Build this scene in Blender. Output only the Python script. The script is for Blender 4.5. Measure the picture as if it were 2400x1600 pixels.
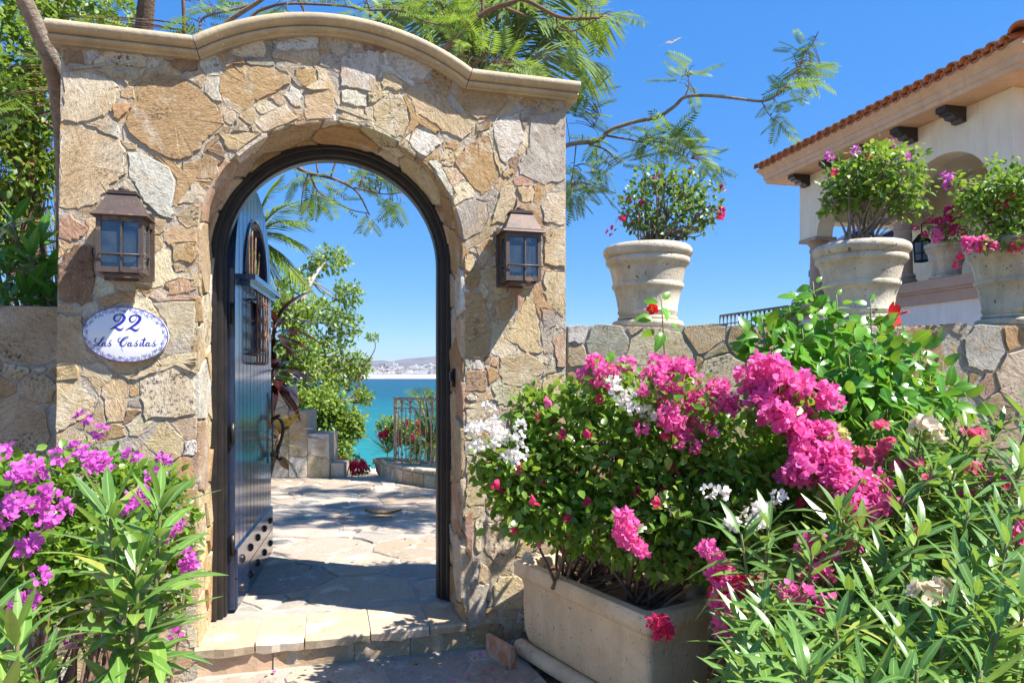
import bpy, bmesh, math, random
import numpy as np
from mathutils import Vector, Matrix
rng = np.random.default_rng(7)
random.seed(7)
pi = math.pi
for _o in list(bpy.data.objects):
    bpy.data.objects.remove(_o)
SC = bpy.context.scene
COL = SC.collection

# ------------------------------------------------------------------ camera, sky, sun, exposure
F, CX, HY, EYE = 1600.0, 1200.0, 875.0, 1.55      # focal length and horizon in photograph pixels, eye height in metres
cam_d = bpy.data.cameras.new('camera')
cam = bpy.data.objects.new('camera', cam_d)
COL.objects.link(cam)
cam.location = (0, 0, EYE)
cam.rotation_euler = (math.radians(90), 0, 0)
cam_d.sensor_width = 36
cam_d.lens = 24
cam_d.shift_y = 75 / 2400
cam_d.clip_start = 0.05
cam_d.clip_end = 30000
SC.camera = cam

SUN_H = Vector((.942, -.336))
SUN_EL = math.radians(53)
world = bpy.data.worlds.new('World')
SC.world = world
world.use_nodes = True
wt = world.node_tree
wt.nodes.clear()
w_out = wt.nodes.new('ShaderNodeOutputWorld')
w_bg = wt.nodes.new('ShaderNodeBackground')
w_sky = wt.nodes.new('ShaderNodeTexSky')
w_sky.sky_type = 'NISHITA'
w_sky.sun_disc = False
w_sky.sun_elevation = SUN_EL
w_sky.sun_rotation = math.atan2(SUN_H.x, SUN_H.y)
w_sky.altitude = 1500
w_sky.air_density = 0.85
w_sky.dust_density = 0.0
w_sky.ozone_density = 4.0
# one even tone curve over the whole sky: compress its brightness range, lift its saturation
w_sep = wt.nodes.new('ShaderNodeSeparateColor'); w_sep.mode = 'HSV'
w_com = wt.nodes.new('ShaderNodeCombineColor'); w_com.mode = 'HSV'
w_sat = wt.nodes.new('ShaderNodeMath'); w_sat.operation = 'MULTIPLY'; w_sat.use_clamp = True; w_sat.inputs[1].default_value = 1.24
w_pow = wt.nodes.new('ShaderNodeMath'); w_pow.operation = 'POWER'; w_pow.inputs[1].default_value = .3
w_mul = wt.nodes.new('ShaderNodeMath'); w_mul.operation = 'MULTIPLY'; w_mul.inputs[1].default_value = 2.28
wt.links.new(w_sky.outputs[0], w_sep.inputs[0])
wt.links.new(w_sep.outputs[0], w_com.inputs[0])
wt.links.new(w_sep.outputs[1], w_sat.inputs[0]); wt.links.new(w_sat.outputs[0], w_com.inputs[1])
wt.links.new(w_sep.outputs[2], w_pow.inputs[0]); wt.links.new(w_pow.outputs[0], w_mul.inputs[0]); wt.links.new(w_mul.outputs[0], w_com.inputs[2])
wt.links.new(w_com.outputs[0], w_bg.inputs['Color'])
w_bg.inputs['Strength'].default_value = 0.13
wt.links.new(w_bg.outputs[0], w_out.inputs['Surface'])

sun_d = bpy.data.lights.new('sun', 'SUN')
sun_d.energy = 5.0
sun_d.angle = math.radians(0.5)
sun_d.color = (1.0, .95, .87)
sun = bpy.data.objects.new('sun', sun_d)
COL.objects.link(sun)
sun_vec = Vector((SUN_H.x * math.cos(SUN_EL), SUN_H.y * math.cos(SUN_EL), math.sin(SUN_EL)))
sun.rotation_euler = (-sun_vec).to_track_quat('-Z', 'Y').to_euler()
sun.location = (8, -3, 12)

SC.view_settings.view_transform = 'Standard'
SC.view_settings.look = 'None'
SC.view_settings.exposure = 1.15
SC.view_settings.gamma = 1
SC.view_settings.use_curve_mapping = False
SC.cycles.use_denoising = True
SC.cycles.max_bounces = 6
SC.cycles.diffuse_bounces = 3
SC.cycles.glossy_bounces = 3
SC.cycles.transmission_bounces = 4
SC.cycles.transparent_max_bounces = 8
SC.cycles.sample_clamp_indirect = 6
SC.cycles.caustics_reflective = False
SC.cycles.caustics_refractive = False

# ------------------------------------------------------------------ helpers: placing
def P(px, py, d):
    """point at depth d (metres along +Y) seen at photograph pixel px, py"""
    return np.array([(px - CX) / F * d, d, EYE + (HY - py) / F * d])

P0 = np.array([-1.607, 3.489])
E_ = np.array([.9652, .2614])
N_ = np.array([-.2614, .9652])

def wallpt(px, py, t=0.0):
    x = (px - CX) / F
    u = (P0[0] + t * N_[0] - x * (P0[1] + t * N_[1])) / (x * E_[1] - E_[0])
    d = P0[1] + u * E_[1] + t * N_[1]
    return u, EYE + (HY - py) / F * d

def W3(u, z, n):
    """gate frame (u along, z up, n into the wall) -> world"""
    u, z, n = np.broadcast_arrays(np.asarray(u, float), np.asarray(z, float), np.asarray(n, float))
    return np.stack([P0[0] + u * E_[0] + n * N_[0], P0[1] + u * E_[1] + n * N_[1], z], -1)

def nrm(v):
    v = np.asarray(v, float)
    return v / np.maximum(np.linalg.norm(v, axis=-1, keepdims=True), 1e-9)

# ------------------------------------------------------------------ helpers: objects
WL = {}
def wl(o):
    return WL.get(o.name, np.zeros(3)) if o is not None else np.zeros(3)

def thing(name, label, cat, loc=(0, 0, 0), group=None):
    o = bpy.data.objects.new(name, None)
    o.empty_display_size = .1
    COL.objects.link(o)
    o.location = loc
    WL[o.name] = np.array(loc, float)
    tag(o, label, cat, group)
    return o

def tag(o, label=None, cat=None, group=None, kind=None):
    if label: o['label'] = label
    if cat: o['category'] = cat
    if group: o['group'] = group
    if kind: o['kind'] = kind
    return o

def mkmesh(name, verts, faces, mats, smooth=True, rib=None, midx=None):
    me = bpy.data.meshes.new(name)
    if isinstance(faces, np.ndarray):
        v = np.asarray(verts, np.float32)
        nf, k = faces.shape
        me.vertices.add(len(v)); me.vertices.foreach_set('co', v.ravel())
        me.loops.add(nf * k); me.loops.foreach_set('vertex_index', faces.ravel().astype(np.int32))
        me.polygons.add(nf)
        me.polygons.foreach_set('loop_start', np.arange(0, nf * k, k, dtype=np.int32))
        me.polygons.foreach_set('loop_total', np.full(nf, k, np.int32))
        me.update(calc_edges=True)
    else:
        me.from_pydata([tuple(map(float, q)) for q in verts], [], faces)
    if rib is not None:
        a = me.attributes.new('rib', 'FLOAT', 'POINT')
        a.data.foreach_set('value', np.asarray(rib, np.float32))
    for m in (mats if isinstance(mats, (list, tuple)) else [mats]):
        me.materials.append(m)
    if midx is not None:
        me.polygons.foreach_set('material_index', np.asarray(midx, np.int32))
    if smooth:
        me.polygons.foreach_set('use_smooth', np.ones(len(me.polygons), bool))
    me.validate()
    return me

def put(name, me, parent=None, mw=None, color=None):
    o = bpy.data.objects.new(name, me)
    COL.objects.link(o)
    if parent is not None:
        o.parent = parent
    if mw is not None:
        m = Matrix(mw)
        if parent is not None:
            m.translation = m.translation - Vector(wl(parent))
        o.matrix_basis = m
    if color is not None:
        o.color = (*color, 1)
    WL[o.name] = wl(parent)
    return o

def mk(name, verts, faces, mat, parent=None, smooth=False, color=None, rib=None):
    """mesh object from world-space vertices under PARENT (translation-only parents)"""
    v = np.asarray(verts, float).reshape(-1, 3) - wl(parent)
    return put(name, mkmesh(name, v, faces, mat, smooth, rib), parent, None, color)

class MB:
    """collects shapes into ONE mesh"""
    def __init__(s): s.v = []; s.f = []
    def add(s, verts, faces):
        o = len(s.v)
        s.v.extend(np.asarray(verts, float).reshape(-1, 3).tolist())
        s.f.extend([tuple(i + o for i in f) for f in faces])
        return s
    def hexa(s, p):      # 8 corners: bottom 4 ccw, top 4 ccw
        return s.add(p, [(3, 2, 1, 0), (4, 5, 6, 7), (0, 1, 5, 4), (1, 2, 6, 5), (2, 3, 7, 6), (3, 0, 4, 7)])
    def box(s, lo, hi, mp=None):
        (a, b, c), (d, e, f) = lo, hi
        q = np.array([[a, b, c], [d, b, c], [d, e, c], [a, e, c], [a, b, f], [d, b, f], [d, e, f], [a, e, f]], float)
        return s.hexa(q if mp is None else mp(q))
    def tube(s, pts, r, sides=6, cap=True):
        pts = np.asarray(pts, float); n = len(pts)
        r = np.broadcast_to(np.asarray(r, float), (n,))
        t = np.gradient(pts, axis=0); t = nrm(t)
        up = np.array([0, 0, 1.0])
        if abs(t[0] @ up) > .9: up = np.array([1.0, 0, 0])
        a = nrm(np.cross(t[0], up)); V = []
        for i in range(n):
            a = nrm(a - t[i] * (a @ t[i])); b = np.cross(t[i], a)
            for k in range(sides):
                an = 2 * pi * k / sides
                V.append(pts[i] + r[i] * (math.cos(an) * a + math.sin(an) * b))
        Fc = [(i * sides + k, i * sides + (k + 1) % sides, (i + 1) * sides + (k + 1) % sides, (i + 1) * sides + k)
              for i in range(n - 1) for k in range(sides)]
        if cap:
            Fc += [tuple(range(sides - 1, -1, -1)), tuple((n - 1) * sides + k for k in range(sides))]
        return s.add(V, Fc)
    def lathe(s, prof, c, seg=28, wob=0.0):
        prof = np.asarray(prof, float); V = []
        for (r, z) in prof:
            for k in range(seg):
                an = 2 * pi * k / seg
                rr = r * (1 + wob * math.sin(3 * an + 9 * z))
                V.append((c[0] + rr * math.cos(an), c[1] + rr * math.sin(an), c[2] + z))
        Fc = [(i * seg + k, i * seg + (k + 1) % seg, (i + 1) * seg + (k + 1) % seg, (i + 1) * seg + k)
              for i in range(len(prof) - 1) for k in range(seg)]
        return s.add(V, Fc)
    def sweep(s, prof, frames, closed_prof=False):
        """prof (K,2) placed on frames [(origin, axis_a, axis_b)]"""
        K = len(prof); V = []
        for o, a, b in frames:
            for (x, y) in prof: V.append(np.asarray(o) + x * np.asarray(a) + y * np.asarray(b))
        kk = K if closed_prof else K - 1
        Fc = [(i * K + k, i * K + (k + 1) % K, (i + 1) * K + (k + 1) % K, (i + 1) * K + k)
              for i in range(len(frames) - 1) for k in range(kk)]
        Fc += [tuple(range(K - 1, -1, -1)), tuple((len(frames) - 1) * K + k for k in range(K))]
        return s.add(V, Fc)
    def build(s, name, mat, parent=None, smooth=False, color=None):
        return mk(name, s.v, s.f, mat, parent, smooth, color)

def smooth_path(pts, n=6):
    """Catmull-Rom through pts (any dimension)"""
    p = np.asarray(pts, float)
    q = np.vstack([2 * p[0] - p[1], p, 2 * p[-1] - p[-2]])
    out = []
    for i in range(1, len(q) - 2):
        for k in range(n):
            t = k / n
            out.append(.5 * ((2 * q[i]) + (q[i + 1] - q[i - 1]) * t + (2 * q[i - 1] - 5 * q[i] + 4 * q[i + 1] - q[i + 2]) * t * t
                             + (3 * q[i] - q[i - 1] - 3 * q[i + 1] + q[i + 2]) * t ** 3))
    out.append(p[-1])
    return np.array(out)

def auto_smooth(o, ang=40):
    me = o.data
    me.polygons.foreach_set('use_smooth', np.ones(len(me.polygons), bool))
    try: me.set_sharp_from_angle(angle=math.radians(ang))
    except Exception: pass
    return o

# ------------------------------------------------------------------ helpers: materials
class NT:
    def __init__(s, name):
        s.m = bpy.data.materials.new(name); s.m.use_nodes = True
        s.t = s.m.node_tree; s.t.nodes.clear()
        s.out = s.t.nodes.new('ShaderNodeOutputMaterial')
    def n(s, typ, props=None, **inp):
        nd = s.t.nodes.new('ShaderNode' + typ)
        for k, v in (props or {}).items(): setattr(nd, k, v)
        for k, v in inp.items():
            key = int(k[1:]) if k[0] == '_' and k[1:].isdigit() else k.replace('_', ' ')
            s.set(nd.inputs[key], v)
        return nd
    def set(s, sock, v):
        if hasattr(v, 'outputs'): s.t.links.new(v.outputs[0], sock)
        elif isinstance(v, bpy.types.NodeSocket): s.t.links.new(v, sock)
        else:
            if isinstance(v, tuple) and len(v) == 3 and sock.type == 'RGBA': v = (*v, 1)
            sock.default_value = v
    def mix(s, a, b, f, mode='MIX'):
        nd = s.t.nodes.new('ShaderNodeMix'); nd.data_type = 'RGBA'; nd.blend_type = mode
        s.set(nd.inputs[0], f); s.set(nd.inputs[6], a); s.set(nd.inputs[7], b)
        return nd.outputs[2]
    def math(s, op, a, b=0.0, clamp=False):
        nd = s.t.nodes.new('ShaderNodeMath'); nd.operation = op; nd.use_clamp = clamp
        s.set(nd.inputs[0], a); s.set(nd.inputs[1], b)
        return nd.outputs[0]
    def ramp(s, fac, stops, interp='LINEAR'):
        nd = s.t.nodes.new('ShaderNodeValToRGB'); nd.color_ramp.interpolation = interp
        el = nd.color_ramp.elements
        while len(el) < len(stops): el.new(.5)
        for e, (p, c) in zip(el, stops):
            e.position = p; e.color = (c, c, c, 1) if not isinstance(c, tuple) else (*c[:3], 1)
        s.set(nd.inputs[0], fac)
        return nd.outputs[0]
    def noise(s, vec, scale, detail=4, rough=.55, dist=0.0):
        return s.n('TexNoise', None, Vector=vec, Scale=scale, Detail=detail, Roughness=rough, Distortion=dist).outputs[0]
    def bump(s, h, strength, dist=.01, normal=None):
        kw = dict(Height=h, Strength=strength, Distance=dist)
        if normal is not None: kw['Normal'] = normal
        return s.n('Bump', None, **kw)
    def surf(s, sh):
        s.set(s.out.inputs['Surface'], sh)
        return s.m

def objvec(t, mul=17.0, rot=True, stretch=(1, 1, 1)):
    """position + a per-object offset and turn, so that no two pieces share their pattern"""
    oi = t.n('ObjectInfo'); g = t.n('NewGeometry')
    off = t.math('MULTIPLY', oi.outputs['Random'], mul)
    v = t.n('VectorMath', {'operation': 'ADD'}, _0=g.outputs['Position'], _1=off).outputs[0]
    if rot:
        a = t.math('MULTIPLY', oi.outputs['Random'], 37.0)
        v = t.n('VectorRotate', {'rotation_type': 'AXIS_ANGLE'}, Vector=v, Axis=(.26, -.96, .05), Angle=a).outputs[0]
    v = t.n('VectorMath', {'operation': 'MULTIPLY'}, _0=v, _1=stretch).outputs[0]
    return v, oi

def m_stone(name, rough=.92, bump=1.0, spots=1.0, streak=1.0, relief=1.0):
    """split sandstone: patchy cream and ochre, short dark cracks, pitted grain"""
    t = NT(name)
    v, oi = objvec(t, stretch=(1, 1, 1))
    vs = t.n('VectorMath', {'operation': 'MULTIPLY'}, _0=v, _1=(1, 1, 2.8)).outputs[0]
    base = oi.outputs['Color']
    n1 = t.noise(v, 5, 4, .6, .5)
    n2 = t.noise(vs, 30, 6, .7, 1.0)
    n3 = t.noise(vs, 85, 4, .65, .6)
    c = t.mix(base, t.mix(base, (.50, .33, .16), .75), t.ramp(n1, [(.50, 0), (.66, .8 * streak)]))
    c = t.mix(c, t.mix(base, (.78, .72, .60), .7), t.ramp(n1, [(.30, .8), (.46, 0)]))
    c = t.mix(c, t.mix(c, (.20, .13, .07), .75), t.ramp(n2, [(.52, 0), (.66, .8 * spots)]))
    n4 = t.noise(v, 12, 5, .7, .8)
    c = t.mix(c, t.mix(c, (.33, .29, .21), .7), t.ramp(n4, [(.56, 0), (.70, .7 * spots)]))
    c = t.mix(c, t.mix(c, (.85, .80, .70), .8), t.ramp(n2, [(.28, .7), (.42, 0)]))
    crack = t.math('ABSOLUTE', t.math('SUBTRACT', t.noise(vs, 13, 6, .62, 1.6), .5))
    gate_ = t.ramp(t.noise(v, 9, 2), [(.45, 0), (.58, 1)])
    vm = t.math('MULTIPLY', t.ramp(crack, [(.0, 1), (.014, 0)]), gate_)
    c = t.mix(c, (.08, .055, .035), t.math('MULTIPLY', vm, .85 * spots))
    c = t.mix(c, (.06, .045, .03), t.ramp(n3, [(.625, 0), (.67, .85 * spots)]))
    lich = t.math('MULTIPLY', t.ramp(t.noise(v, 4, 2), [(.52, 0), (.64, 1)]), t.ramp(t.noise(v, 55, 4, .7), [(.52, 0), (.60, .85)]))
    c = t.mix(c, (.05, .045, .04), t.math('MULTIPLY', lich, spots))
    b1 = t.bump(n1, .35 * relief, .02)
    b1 = t.bump(vm, -.6 * bump, .010, b1)
    b2 = t.bump(n2, .9 * bump, .012, b1)
    b3 = t.bump(n3, .7 * bump, .005, b2)
    return t.surf(t.n('BsdfPrincipled', None, Base_Color=c, Roughness=rough, Specular_IOR_Level=.3, Normal=b3))

def m_plain(name, col, col2=None, scale=8, rough=.8, bump=.3, bscale=60, bdist=.004, specks=None, metal=0.0, spec=.5, streak=None):
    """mottled surface; specks = (colour, scale, threshold)"""
    t = NT(name)
    g = t.n('NewGeometry').outputs['Position']
    n1 = t.noise(g, scale, 5, .6, .3)
    n2 = t.noise(g, bscale, 5, .65)
    c = t.mix(col, col2 or tuple(x * .72 for x in col), t.ramp(n1, [(.38, 0), (.66, 1)]))
    if streak:      # rain streaks and damp marks: (colour, amount)
        sv = t.n('VectorMath', {'operation': 'MULTIPLY'}, _0=g, _1=(1, 1, .10)).outputs[0]
        c = t.mix(c, streak[0], t.math('MULTIPLY', t.ramp(t.noise(sv, 9, 5, .65, .3), [(.46, 0), (.72, 1)]), streak[1]))
    for s_ in (specks or []):
        k = t.noise(g, s_[1], 3, .6)
        c = t.mix(c, s_[0], t.ramp(k, [(s_[2], 0), (s_[2] + .05, 1)]))
    return t.surf(t.n('BsdfPrincipled', None, Base_Color=c, Roughness=rough, Metallic=metal, Specular_IOR_Level=spec,
                      Normal=t.bump(n2, bump, bdist)))

def m_leaf(name, c1, c2, trans=.35, rough=.38, rand='island', rib=None, tcol=None, spec=.5, c3=None, c4=None):
    """leaf or petal: diffuse + translucent + gloss; colour varies leaf by leaf"""
    t = NT(name)
    r = t.n('NewGeometry').outputs['Random Per Island'] if rand == 'island' else t.n('ObjectInfo').outputs['Random']
    stops = [(0, c1), (.8, c2)] + ([(.96 if c4 else 1.0, c3)] if c3 else []) + ([(.975, c4)] if c4 else [])
    c = t.ramp(r, stops)
    g = t.n('NewGeometry').outputs['Position']
    c = t.mix(c, t.mix(c, (.02, .02, .01), .4), t.ramp(t.noise(g, 40, 3), [(.5, 0), (.75, .6)]))
    if rib:
        a = t.n('Attribute', {'attribute_name': 'rib'})
        c = t.mix(c, rib, t.ramp(a.outputs['Fac'], [(.0, .9), (.16, 0)]))
    p = t.n('BsdfPrincipled', None, Base_Color=c, Roughness=rough, Specular_IOR_Level=spec)
    tc = t.mix(c, tcol or (.45, .62, .06), .55)
    tr = t.n('BsdfTranslucent', None, Color=tc)
    return t.surf(t.n('MixShader', None, Fac=trans, _1=p, _2=tr))
# ------------------------------------------------------------------ materials
M = {}
M['stone'] = m_stone('rough_field_stone')
M['paver'] = m_stone('flagstone', rough=.85, bump=.35, spots=.4, streak=.35, relief=.4)
M['mortar'] = m_plain('lime_mortar', (.48, .42, .33), (.34, .30, .25), 14, .95, 1.0, 45, .014, [((.16, .12, .08), 75, .66), ((.50, .34, .16), 17, .62)])
M['grout'] = m_plain('floor_grout', (.42, .38, .33), (.32, .29, .25), 7, .95, .6, 60, .006)
M['cornice'] = m_plain('cast_cornice', (.52, .42, .26), (.40, .33, .23), 5, .85, .5, 45, .006,
                       [((.72, .64, .42), 50, .66), ((.13, .10, .07), 80, .68)], streak=((.28, .23, .16), .5))
M['cornice_grey'] = m_plain('cast_cornice_grey', (.33, .28, .20), (.42, .31, .16), 6, .85, .5, 45, .006,
                            [((.72, .64, .42), 62, .675)])
M['soil'] = m_plain('dry_soil', (.16, .10, .06), (.32, .22, .13), 9, .95, 1.0, 40, .03, [((.42, .30, .16), 45, .66), ((.03, .02, .015), 30, .66)])
M['pot'] = m_plain('cast_stone_pot', (.64, .57, .45), (.48, .42, .32), 6, .85, .7, 70, .006,
                   [((.42, .36, .16), 8, .66), ((.13, .11, .085), 20, .66), ((.05, .042, .035), 75, .645)], streak=((.22, .19, .13), .55))
M['trough'] = m_plain('sand_cast_trough', (.80, .61, .39), (.66, .49, .30), 5, .85, .9, 45, .010,
                      [((.26, .19, .11), 42, .66), ((.14, .10, .06), 90, .66)], streak=((.42, .31, .20), .4))
M['plaster'] = m_plain('cream_plaster', (.84, .77, .61), (.78, .70, .53), 3, .9, .4, 25, .006, streak=((.60, .50, .36), .35))
M['white_plaster'] = m_plain('white_plaster', (.82, .79, .74), (.76, .72, .66), 3, .9, .4, 25, .006, streak=((.55, .50, .44), .35))
M['trim'] = m_plain('tan_trim', (.72, .50, .32), (.64, .43, .27), 4, .8, .2, 60, .003, streak=((.45, .30, .19), .4))
M['terracotta'] = m_plain('roof_terracotta', (.55, .22, .09), (.36, .14, .07), 6, .8, .4, 60, .005, [((.10, .06, .05), 40, .68)])
M['cantera'] = m_plain('cantera_column', (.45, .33, .25), (.38, .28, .22), 9, .85, .4, 70, .004, [((.13, .08, .05), 40, .67)])
M['band'] = m_plain('brown_band', (.50, .34, .25), (.44, .29, .21), 4, .85, .15, 60, .003)
M['black_wood'] = m_plain('black_stained_wood', (.025, .02, .018), (.04, .033, .028), 20, .45, .3, 70, .003)
M['rust'] = m_plain('rusty_iron', (.16, .085, .05), (.30, .17, .10), 30, .7, .5, 140, .002, metal=.35)
M['iron'] = m_plain('black_iron', (.02, .02, .022), (.05, .04, .035), 30, .4, .4, 120, .002, metal=.6)
M['rail'] = m_plain('weathered_rail', (.34, .22, .15), (.58, .48, .38), 25, .6, .5, 90, .003, metal=.3)
M['copper'] = m_plain('aged_copper', (.125, .085, .068), (.08, .065, .06), 18, .55, .4, 120, .002, [((.50, .42, .38), 110, .69), ((.21, .135, .10), 9, .60)], metal=.35)
M['bark'] = m_plain('grey_bark', (.34, .27, .21), (.20, .15, .11), 18, .9, .9, 50, .02)
M['twig'] = m_plain('brown_twig', (.20, .12, .075), (.12, .075, .05), 25, .85, .5, 90, .004)
M['bark_pale'] = m_plain('pale_bark', (.55, .48, .40), (.38, .32, .26), 12, .9, .6, 40, .02)
M['bark_dark'] = m_plain('dark_bark', (.12, .08, .06), (.20, .13, .09), 18, .9, .9, 50, .02)
M['white_paint'] = m_plain('white_house_paint', (.8, .78, .74), None, 3, .9, 0)
M['brick'] = m_plain('orange_brick', (.48, .20, .09), (.55, .42, .33), 14, .9, .5, 60, .004)

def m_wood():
    t = NT('dark_door_paint_sky_tinted')
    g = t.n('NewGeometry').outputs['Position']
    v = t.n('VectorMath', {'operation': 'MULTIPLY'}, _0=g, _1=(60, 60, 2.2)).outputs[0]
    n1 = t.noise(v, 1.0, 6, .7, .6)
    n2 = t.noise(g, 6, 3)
    c = t.mix((.010, .016, .040), (.020, .032, .075), t.ramp(n1, [(.42, 0), (.62, 1)]))  # navy in the base colour stands in for reflected blue sky
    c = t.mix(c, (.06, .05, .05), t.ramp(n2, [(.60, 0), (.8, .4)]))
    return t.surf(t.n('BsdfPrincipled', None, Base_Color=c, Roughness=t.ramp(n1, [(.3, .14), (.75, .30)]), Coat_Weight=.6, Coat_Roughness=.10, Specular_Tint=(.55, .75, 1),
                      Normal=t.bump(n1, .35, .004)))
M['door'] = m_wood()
M['frame'] = m_plain('dark_frame_paint', (.012, .010, .010), (.026, .021, .018), 9, .42, .35, 60, .003)

def m_glass():
    t = NT('dusty_lantern_glass')
    g = t.n('NewGeometry').outputs['Position']
    d = t.ramp(t.noise(g, 14, 4), [(.3, .10), (.75, .34)])
    dots = t.ramp(t.noise(g, 260, 2), [(.68, 0), (.72, .8)])
    dust = t.n('BsdfDiffuse', None, Color=(.14, .18, .23))
    tr = t.n('BsdfTransparent', None, Color=(.55, .62, .70))
    gl = t.n('BsdfGlossy', None, Color=(.9, .95, 1), Roughness=.12)
    fr = t.n('Fresnel', None, IOR=1.5)
    a = t.n('MixShader', None, Fac=t.math('ADD', fr, .06), _1=tr, _2=gl)
    b = t.n('MixShader', None, Fac=t.math('MAXIMUM', d, dots), _1=a, _2=dust)
    return t.surf(b)
M['glass'] = m_glass()
M['bulb'] = m_plain('frosted_bulb', (.8, .78, .72), None, 3, .3, 0)
def m_enamel():
    t = NT('white_enamel')
    g = t.n('NewGeometry').outputs['Position']
    return t.surf(t.n('BsdfPrincipled', None, Base_Color=t.mix((.80, .80, .80), (.74, .75, .79), t.noise(g, 8, 2)), Roughness=.12,
                      Coat_Weight=.4))
M['enamel'] = m_enamel()
M['cobalt'] = m_plain('cobalt_glaze', (.025, .03, .36), (.03, .03, .28), 30, .18, .0)
M['navy'] = m_plain('navy_canvas', (.03, .04, .10), (.04, .05, .13), 6, .8, .2)
M['blue_door'] = m_plain('blue_paint', (.06, .16, .42), (.05, .13, .36), 5, .5, .1)
M['window_dark'] = m_plain('lantern_pane', (.25, .32, .40), None, 5, .15, 0)

def m_sea():
    t = NT('sea_water')
    g = t.n('NewGeometry').outputs['Position']
    y = t.n('SeparateXYZ', None, Vector=g).outputs['Y']
    far = t.math('DIVIDE', y, 2600.0)
    c = t.ramp(far, [(.0, (.040, .26, .22)), (.08, (.013, .185, .185)), (.25, (.003, .075, .11)), (1, (.002, .042, .08))])
    st = t.n('VectorMath', {'operation': 'MULTIPLY'}, _0=g, _1=(.006, .02, 1)).outputs[0]
    c = t.mix(c, t.mix(c, (.006, .09, .12), .7), t.ramp(t.noise(st, 1.0, 4), [(.4, 0), (.62, .7)]))
    wv = t.n('VectorMath', {'operation': 'MULTIPLY'}, _0=g, _1=(.25, .5, 1)).outputs[0]
    n1 = t.noise(wv, .8, 5, .65)
    cap = t.noise(t.n('VectorMath', {'operation': 'MULTIPLY'}, _0=g, _1=(.07, .35, 1)).outputs[0], .7, 3, .7)
    c = t.mix(c, (.85, .88, .88), t.ramp(cap, [(.735, 0), (.76, .8)]))
    sv = t.n('VectorMath', {'operation': 'MULTIPLY'}, _0=g, _1=(.05, .09, 1)).outputs[0]
    surf_n = t.noise(sv, 1.0, 6, .7, 1.0)
    near = t.ramp(t.math('DIVIDE', y, 400.0), [(.34, 1), (.46, 0)])
    c = t.mix(c, (.88, .90, .90), t.ramp(t.math('MULTIPLY', t.math('ADD', surf_n, .22), near), [(.40, 0), (.5, 1)]))
    return t.surf(t.n('BsdfPrincipled', None, Base_Color=c, Roughness=.45, Specular_IOR_Level=.18, Normal=t.bump(n1, .5, .8)))
M['sea'] = m_sea()
M['sand'] = m_plain('beach_sand', (.72, .62, .48), None, .01, .95, 0)
M['hill'] = m_plain('dry_hill', (.20, .165, .13), (.12, .12, .09), .004, .95, 0)
def m_town():
    t = NT('town_walls')
    r = t.n('NewGeometry').outputs['Random Per Island']
    c = t.ramp(r, [(0, (.80, .76, .70)), (.35, (.60, .50, .40)), (.5, (.78, .74, .7)), (.75, (.40, .30, .24)), (.9, (.10, .12, .08))], 'CONSTANT')
    return t.surf(t.n('BsdfPrincipled', None, Base_Color=c, Roughness=.9))
M['town'] = m_town()

# ------------------------------------------------------------------ stones: cells, outlines, meshes
def clip(poly, n, c):
    out = []
    K = len(poly)
    dv = [p[0] * n[0] + p[1] * n[1] - c for p in poly]
    for i in range(K):
        a, b = poly[i], poly[(i + 1) % K]; da, db = dv[i], dv[(i + 1) % K]
        if da <= 0: out.append(a)
        if da * db < 0:
            t = da / (da - db)
            out.append((a[0] + (b[0] - a[0]) * t, a[1] + (b[1] - a[1]) * t))
    return out

def cells(Pt, Wt, gap, R):
    Pt = np.asarray(Pt, float); out = []
    for i, p in enumerate(Pt):
        poly = [(p[0] - R, p[1] - R), (p[0] + R, p[1] - R), (p[0] + R, p[1] + R), (p[0] - R, p[1] + R)]
        d = Pt - p; dd = (d ** 2).sum(1)
        for j in np.argsort(dd)[1:26]:
            n = d[j]; L = math.sqrt(dd[j])
            c = p @ n + (dd[j] + Wt[i] - Wt[j]) / 2 - gap / 2 * L
            poly = clip(poly, n, c)
            if len(poly) < 3: break
        out.append(np.array(poly) if len(poly) >= 3 else None)
    return out

def resample(poly, step, jit):
    poly = np.asarray(poly, float); out = []
    for i in range(len(poly)):
        a, b = poly[i], poly[(i + 1) % len(poly)]
        L = np.linalg.norm(b - a); k = max(1, int(round(L / step)))
        for q in range(k):
            f = (q + (.05 if q == 0 else 0)) / k
            out.append(a + (b - a) * f)
        if L > step * .8: out.append(a + (b - a) * .95)
    out = np.array(out)
    return out + rng.normal(0, jit, out.shape)

def area(p):
    x, y = p[:, 0], p[:, 1]
    return .5 * np.sum(x * np.roll(y, -1) - np.roll(x, -1) * y)

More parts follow.
